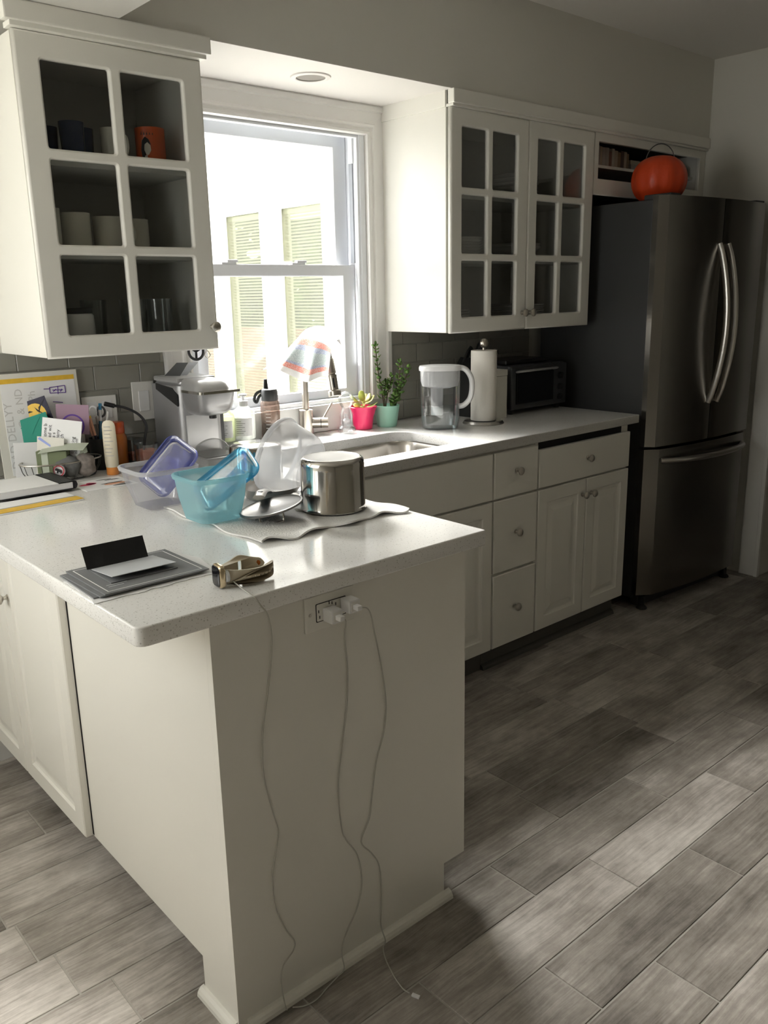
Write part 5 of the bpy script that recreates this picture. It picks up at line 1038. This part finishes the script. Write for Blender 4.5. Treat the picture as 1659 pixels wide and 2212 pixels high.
def oa(u):
    k = math.exp(-((u-0.55)/0.16)**2); return (0.007 + 0.006*max(0, u-0.6) - 0.004*k + 0.012*max(0, (u-0.9)*10)**2*0.8, 0.034 + 0.007*k - 0.004*max(0, u-0.7)/0.3 - 0.009*max(0, (u-0.9)*10)**2)
b2 = strap('band', [(0.004, 0.010, 0), (0.026, 0.026, 0), (0.058, 0.032, 0), (0.086, 0.026, 0), (0.106, 0.014, 0)], oa, lambda L: [rrect(L*0.52, L*0.52+0.0075, 0.010, 0.031, 0.0036, 4)])
bm = nb(); lathe(bm, [(0.006, -0.0004), (0.0055, 0.0025), (0.002, 0.003)], 16, basis(V(0.0945, 0.0205, 0.0215), V(0.8, -0.6, 0), V(0, 0, 1), V(-0.6, -0.8, 0))); obj('pin', bm, 'pill_orange', b2, smooth=True)

# outlet on the end panel with two chargers and three cords
PY = PYE
ou = thing('wall_outlet', 'white outlet plate on the peninsula end panel just under the worktop', 'outlet', (-1.411, PY, 0.841))
me = curve_mesh([[(-0.060, -0.036), (0.060, -0.036), (0.060, 0.036), (-0.060, 0.036)]], 0.006, 0.002); me.transform(T((0, -0.0031, 0)) @ Rm(PI/2, 'X')); obj('plate', me, 'cabinet_white', ou)
me = curve_mesh([rrect(-0.0355, 0.0385, -0.0185, 0.0195, 0.002, 2), rrect(-0.034, 0.037, -0.017, 0.018, 0.002, 2)], 0.001); me.transform(T((0, -0.0064, 0)) @ Rm(PI/2, 'X')); obj('socket_gap', me, 'print_black', ou)
obj('socket', B(-0.034, 0.037, -0.0068, -0.004, -0.017, 0.018), 'cabinet_white', ou)
for x_, z_ in ((-0.030, 0.0), (-0.028, -0.012), (-0.004, 0.012), (0.003, 0.010), (0.012, 0.006)): obj('slot', B(x_, x_+0.002, -0.0072, -0.006, z_, z_+0.006), 'print_black', ou)
bm = nb(); cyl(bm, (-0.049, -0.006, 0), (-0.049, -0.0072, 0), 0.003, seg=10); obj('screw', bm, 'nickel', ou)
def charger(x, z, label, s=0.0135):
    t = thing('phone_charger', label, 'charger', (x, PY-0.0075, z)); obj('body', B(-s, s, -0.030, 0.0, -s, s, 0.003), 'white_plastic', t); obj('port_face', B(-s*0.72, s*0.72, -0.0308, -0.029, -s*0.72, s*0.72, 0.001), 'plate_white', t); obj('plug_tip', B(-0.006, 0.006, -0.046, -0.0305, -0.005, 0.005, 0.002), 'white_plastic', t)
charger(-1.418, 0.836, 'white cube charger in the outlet with the cord that loops on the floor'); charger(-1.374, 0.846, 'white cube charger in the outlet nearest the aisle')
YP = PY-0.0022
def cord(nm, label, pts, r=0.0014):
    bm = nb(); tube(bm, pts, r, 7, smooth=5); o = obj(nm, bm, 'cord_white', smooth=True); tag(o, label, 'cable'); return o
cord('phone_cable', 'thin white cord falling from the watch over the worktop edge', [(-1.585, -1.325, ZC+0.014), (-1.585, -1.36, ZC+0.006), (-1.588, -1.398, ZC+0.002), (-1.584, -1.4085, ZC-0.004), (-1.575, -1.4095, 0.895), (-1.559, -1.408, 0.868)] + [(x, YP, z) for x, z in ((-1.548, 0.81), (-1.56, 0.729), (-1.58, 0.63), (-1.583, 0.543), (-1.567, 0.454), (-1.558, 0.408), (-1.57, 0.351), (-1.578, 0.312), (-1.575, 0.245), (-1.553, 0.177), (-1.534, 0.138), (-1.537, 0.117), (-1.563, 0.095), (-1.572, 0.060))] + [(-1.575, PY-0.019, 0.012), (-1.573, PY-0.0215, 0.004)])
cord('phone_cable', 'thin white cord from the first charger curling onto the floor', [(-1.418, PY-0.05, 0.836), (-1.405, PY-0.045, 0.828), (-1.385, PY-0.02, 0.805)] + [(x, YP, z) for x, z in ((-1.374, 0.768), (-1.37, 0.696), (-1.375, 0.615), (-1.39, 0.536), (-1.405, 0.445), (-1.40, 0.344), (-1.389, 0.31), (-1.359, 0.255), (-1.349, 0.185), (-1.363, 0.127), (-1.395, 0.08), (-1.412, 0.04))] + [(-1.420, PY-0.020, 0.010), (-1.440, PY-0.022, 0.003), (-1.475, PY-0.030, 0.002), (-1.51, PY-0.040, 0.002), (-1.54, PY-0.036, 0.002), (-1.56, PY-0.022, 0.002)])
c3 = cord('phone_cable', 'thin white cord from the second charger ending in a plug on the floor', [(-1.374, PY-0.05, 0.846), (-1.35, PY-0.045, 0.838), (-1.318, PY-0.02, 0.805)] + [(x, YP, z) for x, z in ((-1.295, 0.754), (-1.277, 0.666), (-1.268, 0.588), (-1.275, 0.524), (-1.30, 0.456), (-1.315, 0.372), (-1.323, 0.33), (-1.347, 0.284), (-1.319, 0.241), (-1.297, 0.194), (-1.294, 0.101), (-1.297, 0.041))] + [(-1.300, PY-0.0205, 0.012), (-1.312, PY-0.026, 0.003), (-1.330, PY-0.055, 0.002), (-1.347, PY-0.10, 0.002), (-1.357, PY-0.14, 0.002), (-1.355, PY-0.160, 0.0025)])
obj('connector', B(-0.004, 0.004, -0.012, 0.006, -0.0025, 0.0025, 0.0012), 'white_plastic', c3, loc=(-1.352, PY-0.172, 0.003), rot=(0, 0, 0.35))

# ================================================================== ABOVE THE FRIDGE
pk_ = thing('pumpkin_pail', 'orange plastic pumpkin pail with a black wire handle on top of the fridge', 'pail', (1.115, -0.515, 1.7965)); 
bm = nb(); rings = []; n = 60
for k in range(19):
    ph = -PI/2*0.80 + (PI*0.90)*k/18; r0 = 0.112*math.cos(ph)**0.75; z0 = 0.093 + 0.098*math.sin(ph)
    rings.append([V(r0*(1+0.045*abs(math.sin(5*2*PI*i/n)))*math.cos(2*PI*i/n), r0*(1+0.045*abs(math.sin(5*2*PI*i/n)))*math.sin(2*PI*i/n), z0) for i in range(n)])
z00 = rings[0][0].z; rings = [[V(p.x, p.y, p.z - z00) for p in r] for r in rings]
ring_loft(bm, rings); obj('body', bm, 'pumpkin_orange', pk_, smooth=True)
bm = nb(); tube(bm, [RH*(0.062*math.cos(a)) + V(0, 0, 0.165 + 0.075*math.sin(a)) for a in [PI*i/16 for i in range(17)]], 0.0022, 8); obj('wire_handle', bm, 'wire_dark', pk_, smooth=True)
random.seed(21); x = 0.905; k = 0
spine_words = ['tan', 'brown', 'dark red', 'grey', 'dark brown', 'buff', 'rust brown']
while x < 1.20:
    w_ = random.uniform(0.014, 0.026); h_ = random.uniform(0.062, 0.080) ; c_ = random.randrange(7)
    t = thing('book', '%s upright book, %s in the row from the glass cabinet above the fridge' % (spine_words[c_], ['first', 'second', 'third', 'fourth', 'fifth', 'sixth', 'seventh', 'eighth', 'ninth', 'tenth', 'eleventh', 'twelfth', 'thirteenth', 'fourteenth', 'fifteenth', 'sixteenth', 'seventeenth', 'eighteenth', 'nineteenth', 'twentieth', 'twenty-first', 'twenty-second'][k]), 'book', (x, -0.295, 1.9675), group='books above the fridge')
    obj('cover', B(0.0005, w_-0.0005, 0, 0.10, 0, h_, 0.001), 'book_%d' % c_, t); obj('pages', B(0.002, w_-0.002, 0.002, 0.1005, 0.003, h_+0.0005), 'paper_cream', t); x += w_; k += 1
for nm, lb, b_, mt in (('book', 'brown book lying flat beneath the upright books above the fridge', (0.95, 1.18, -0.30, -0.14, 1.8555, 1.880), 'book_6'), ('book', 'dark red book lying on top of the flat brown book', (0.97, 1.16, -0.29, -0.15, 1.8805, 1.900), 'book_2'), ('book', 'grey book lying flat behind the pumpkin pail', (1.24, 1.45, -0.29, -0.13, 1.9675, 1.990), 'book_3'), ('book', 'buff book stacked on the grey one behind the pumpkin pail', (1.25, 1.44, -0.28, -0.14, 1.9905, 2.010), 'book_5')):
    t = thing(nm, lb, 'book', (b_[0], b_[2], b_[4])); w_, d_, h_ = b_[1]-b_[0], b_[3]-b_[2], b_[5]-b_[4]
    obj('cover', B(0, w_, 0, d_, 0, h_, 0.001), mt, t); obj('pages', B(0.002, w_+0.0005, 0.003, d_-0.003, 0.003, h_-0.003), 'paper_cream', t)
bx = obj('white_box', B(1.50, 1.72, -0.29, -0.10, 1.9675, 2.012, 0.002), 'paper_white'); tag(bx, 'flat white box at the far end of the open cabinet', 'box')
b3 = obj('dark_box', B(1.56, 1.70, -0.29, -0.12, 1.8555, 1.92, 0.002), 'charcoal'); tag(b3, 'small dark box below the white box in the open cabinet', 'box')

# ================================================================== INSIDE THE GLASS CABINETS
def mug(label, x, y, z, r, h, mat, haz=-0.6, group=None, nm='mug', handle=True, flare=0.0):
    t = thing(nm, label, 'mug' if nm == 'mug' else 'glass', (x, y, z), group=group)
    Lz([(r*0.82, 0.0005), (r*0.9, 0.002), (r, h*0.25), (r*(1+flare), h), (r*(1+flare)-0.004, h), (r*0.9, h*0.2), (r*0.7, 0.006)], mat, name='body', parent=t, seg=26)
    if handle:
        d = V(math.cos(haz), math.sin(haz), 0); bm = nb(); tube(bm, [d*(r*0.98) + V(0, 0, h*0.78), d*(r*1.55) + V(0, 0, h*0.74), d*(r*1.7) + V(0, 0, h*0.5), d*(r*1.45) + V(0, 0, h*0.28), d*(r*0.98) + V(0, 0, h*0.22)], 0.005, 8, smooth=4); obj('handle', bm, mat, t, smooth=True)
    return t
S1, S2, S3 = 1.3075, 1.5655, 1.8005
for k, (x_, y_, lb) in enumerate(((-1.435, -0.20, 'dark blue tumbler at the outer end of the top shelf'), (-1.375, -0.12, 'dark blue tumbler standing furthest back on the top shelf'), (-1.345, -0.23, 'dark blue tumbler second along the top shelf'), (-1.285, -0.15, 'dark blue tumbler next to the pale mug on the top shelf'))): mug(lb, x_, y_, S3, 0.030, 0.105, 'ceramic_blue', nm='tumbler', handle=False, flare=0.12)
mug('pale mug with a looped handle behind the middle bar of the top shelf', -1.228, -0.23, S3, 0.034, 0.100, 'ceramic_cream', -1.3)
om = mug('orange mug printed with a dark-haired face on the top shelf', -1.112, -0.225, S3, 0.042, 0.112, 'ceramic_orange', 1.0)
def decal(parent, name, r, pts, mat, a0, d=0.0008):
    bm = nb(); bm.faces.new([bm.verts.new(((r+d)*math.cos(a0 + x/r), (r+d)*math.sin(a0 + x/r), z)) for x, z in pts]); obj(name, bm, mat, parent)
A0 = math.atan2(-FH.y, -FH.x)
decal(om, 'hair_print', 0.0425, [(-0.014, 0.02), (-0.018, 0.05), (-0.014, 0.075), (-0.004, 0.085), (0.006, 0.078), (0.012, 0.062), (0.006, 0.066), (-0.004, 0.05), (-0.004, 0.03)], 'print_black', A0)
decal(om, 'face_print', 0.0425, [(-0.008, 0.050), (-0.006, 0.064), (0.002, 0.070), (0.010, 0.062), (0.011, 0.048), (0.004, 0.036), (-0.002, 0.036)], 'print_pale', A0, 0.0016)
decal(om, 'neck_print', 0.0425, [(-0.010, 0.004), (-0.007, 0.034), (0.0, 0.036), (0.003, 0.004)], 'print_pale', A0, 0.0014)
for k in range(5): decal(om, 'crown_print', 0.0425, [(-0.016+0.008*k, 0.090), (-0.014+0.008*k, 0.100-0.001*k), (-0.012+0.008*k, 0.090)], 'print_black', A0)
for x_, y_, r_, h_, lb, hz_ in ((-1.452, -0.26, 0.036, 0.112, 'tall cream mug at the outer end of the middle shelf', 1.2), (-1.365, -0.235, 0.042, 0.105, 'wide cream mug in front of the middle shelf', 1.0), (-1.330, -0.10, 0.040, 0.100, 'cream mug set behind the wide one on the middle shelf', 2.6), (-1.262, -0.22, 0.042, 0.100, 'cream mug behind the door bar of the middle shelf', -0.5), (-1.160, -0.18, 0.038, 0.100, 'grey-cream mug with its handle turned forward on the middle shelf', -2.6)): mug(lb, x_, y_, S2, r_, h_, 'ceramic_cream', hz_)
jr = thing('storage_jar', 'white jar with a dark lid on the bottom shelf of the glass cabinet', 'jar', (-1.395, -0.245, S1)); Lz([(0.040, 0.0005), (0.048, 0.003), (0.052, 0.03), (0.050, 0.088), (0.045, 0.094)], 'ceramic_white', name='body', parent=jr); Lz([(0.047, 0.0945), (0.048, 0.096), (0.048, 0.108), (0.044, 0.110)], 'black_plastic', name='lid', parent=jr)
for x_, y_, r_, h_, lb in ((-1.300, -0.15, 0.034, 0.13, 'clear drinking glass behind the white jar'), (-1.200, -0.20, 0.036, 0.13, 'clear drinking glass at the middle of the bottom shelf'), (-1.125, -0.22, 0.036, 0.13, 'clear drinking glass near the door knob')): mug(lb, x_, y_, S1, r_, h_, 'clear_glass', nm='drinking_glass', handle=False, flare=0.1)

def plate_mesh(r, h, deep):
    bm = nb(); lathe(bm, [(r*0.55, 0), (r*0.60, 0.002), (r*0.72, h*0.35), (r, h), (r-0.002, h+0.003), (r*0.70, h*0.4+0.004), (r*0.5, 0.0045), (0.0005, 0.004)] if not deep else [(r*0.4, 0), (r*0.45, 0.003), (r*0.8, h*0.5), (r, h), (r-0.004, h), (r*0.75, h*0.5), (r*0.35, 0.006), (0.0005, 0.005)], 30)
    bmesh.ops.recalc_face_normals(bm, faces=bm.faces); me = bpy.data.meshes.new('plate'); bm.to_mesh(me); bm.free(); me.materials.append(M['ceramic_white'])
    for p in me.polygons: p.use_smooth = True
    return me
ordw = ['lowest', 'second lowest', 'third lowest', 'fourth lowest', 'fifth lowest', 'sixth lowest', 'seventh lowest', 'topmost']
def stack(kind, where, x, y, z, n, r, h, step, deep=False):
    me = plate_mesh(r, h, deep)
    for k in range(n):
        o = bpy.data.objects.new(kind, me); C.objects.link(o); o.location = (x, y, z + 0.0005 + step*k)
        tag(o, 'white %s, %s of those %s' % (kind.replace('_', ' '), 'topmost' if k == n-1 and n > 1 else ordw[k], where), kind.replace('_', ' '), '%ss %s' % (kind.replace('_', ' '), where))
stack('plate', 'stacked low at the window end', 0.135, -0.18, S1, 5, 0.108, 0.014, 0.0125)
stack('bowl', 'stacked behind the first door middle panes', 0.215, -0.18, S2, 6, 0.100, 0.030, 0.0105, True)
stack('saucer', 'stacked behind the first door top panes', 0.105, -0.12, S3, 4, 0.075, 0.014, 0.013)
stack('platter', 'stacked behind the second door top panes', 0.555, -0.17, S3, 6, 0.110, 0.020, 0.0160)
stack('serving_bowl', 'stacked behind the second door middle panes', 0.575, -0.17, S2, 2, 0.112, 0.055, 0.012, True)
stack('dinner_plate', 'stacked behind the second door bottom panes', 0.590, -0.18, S1, 8, 0.115, 0.014, 0.0085)
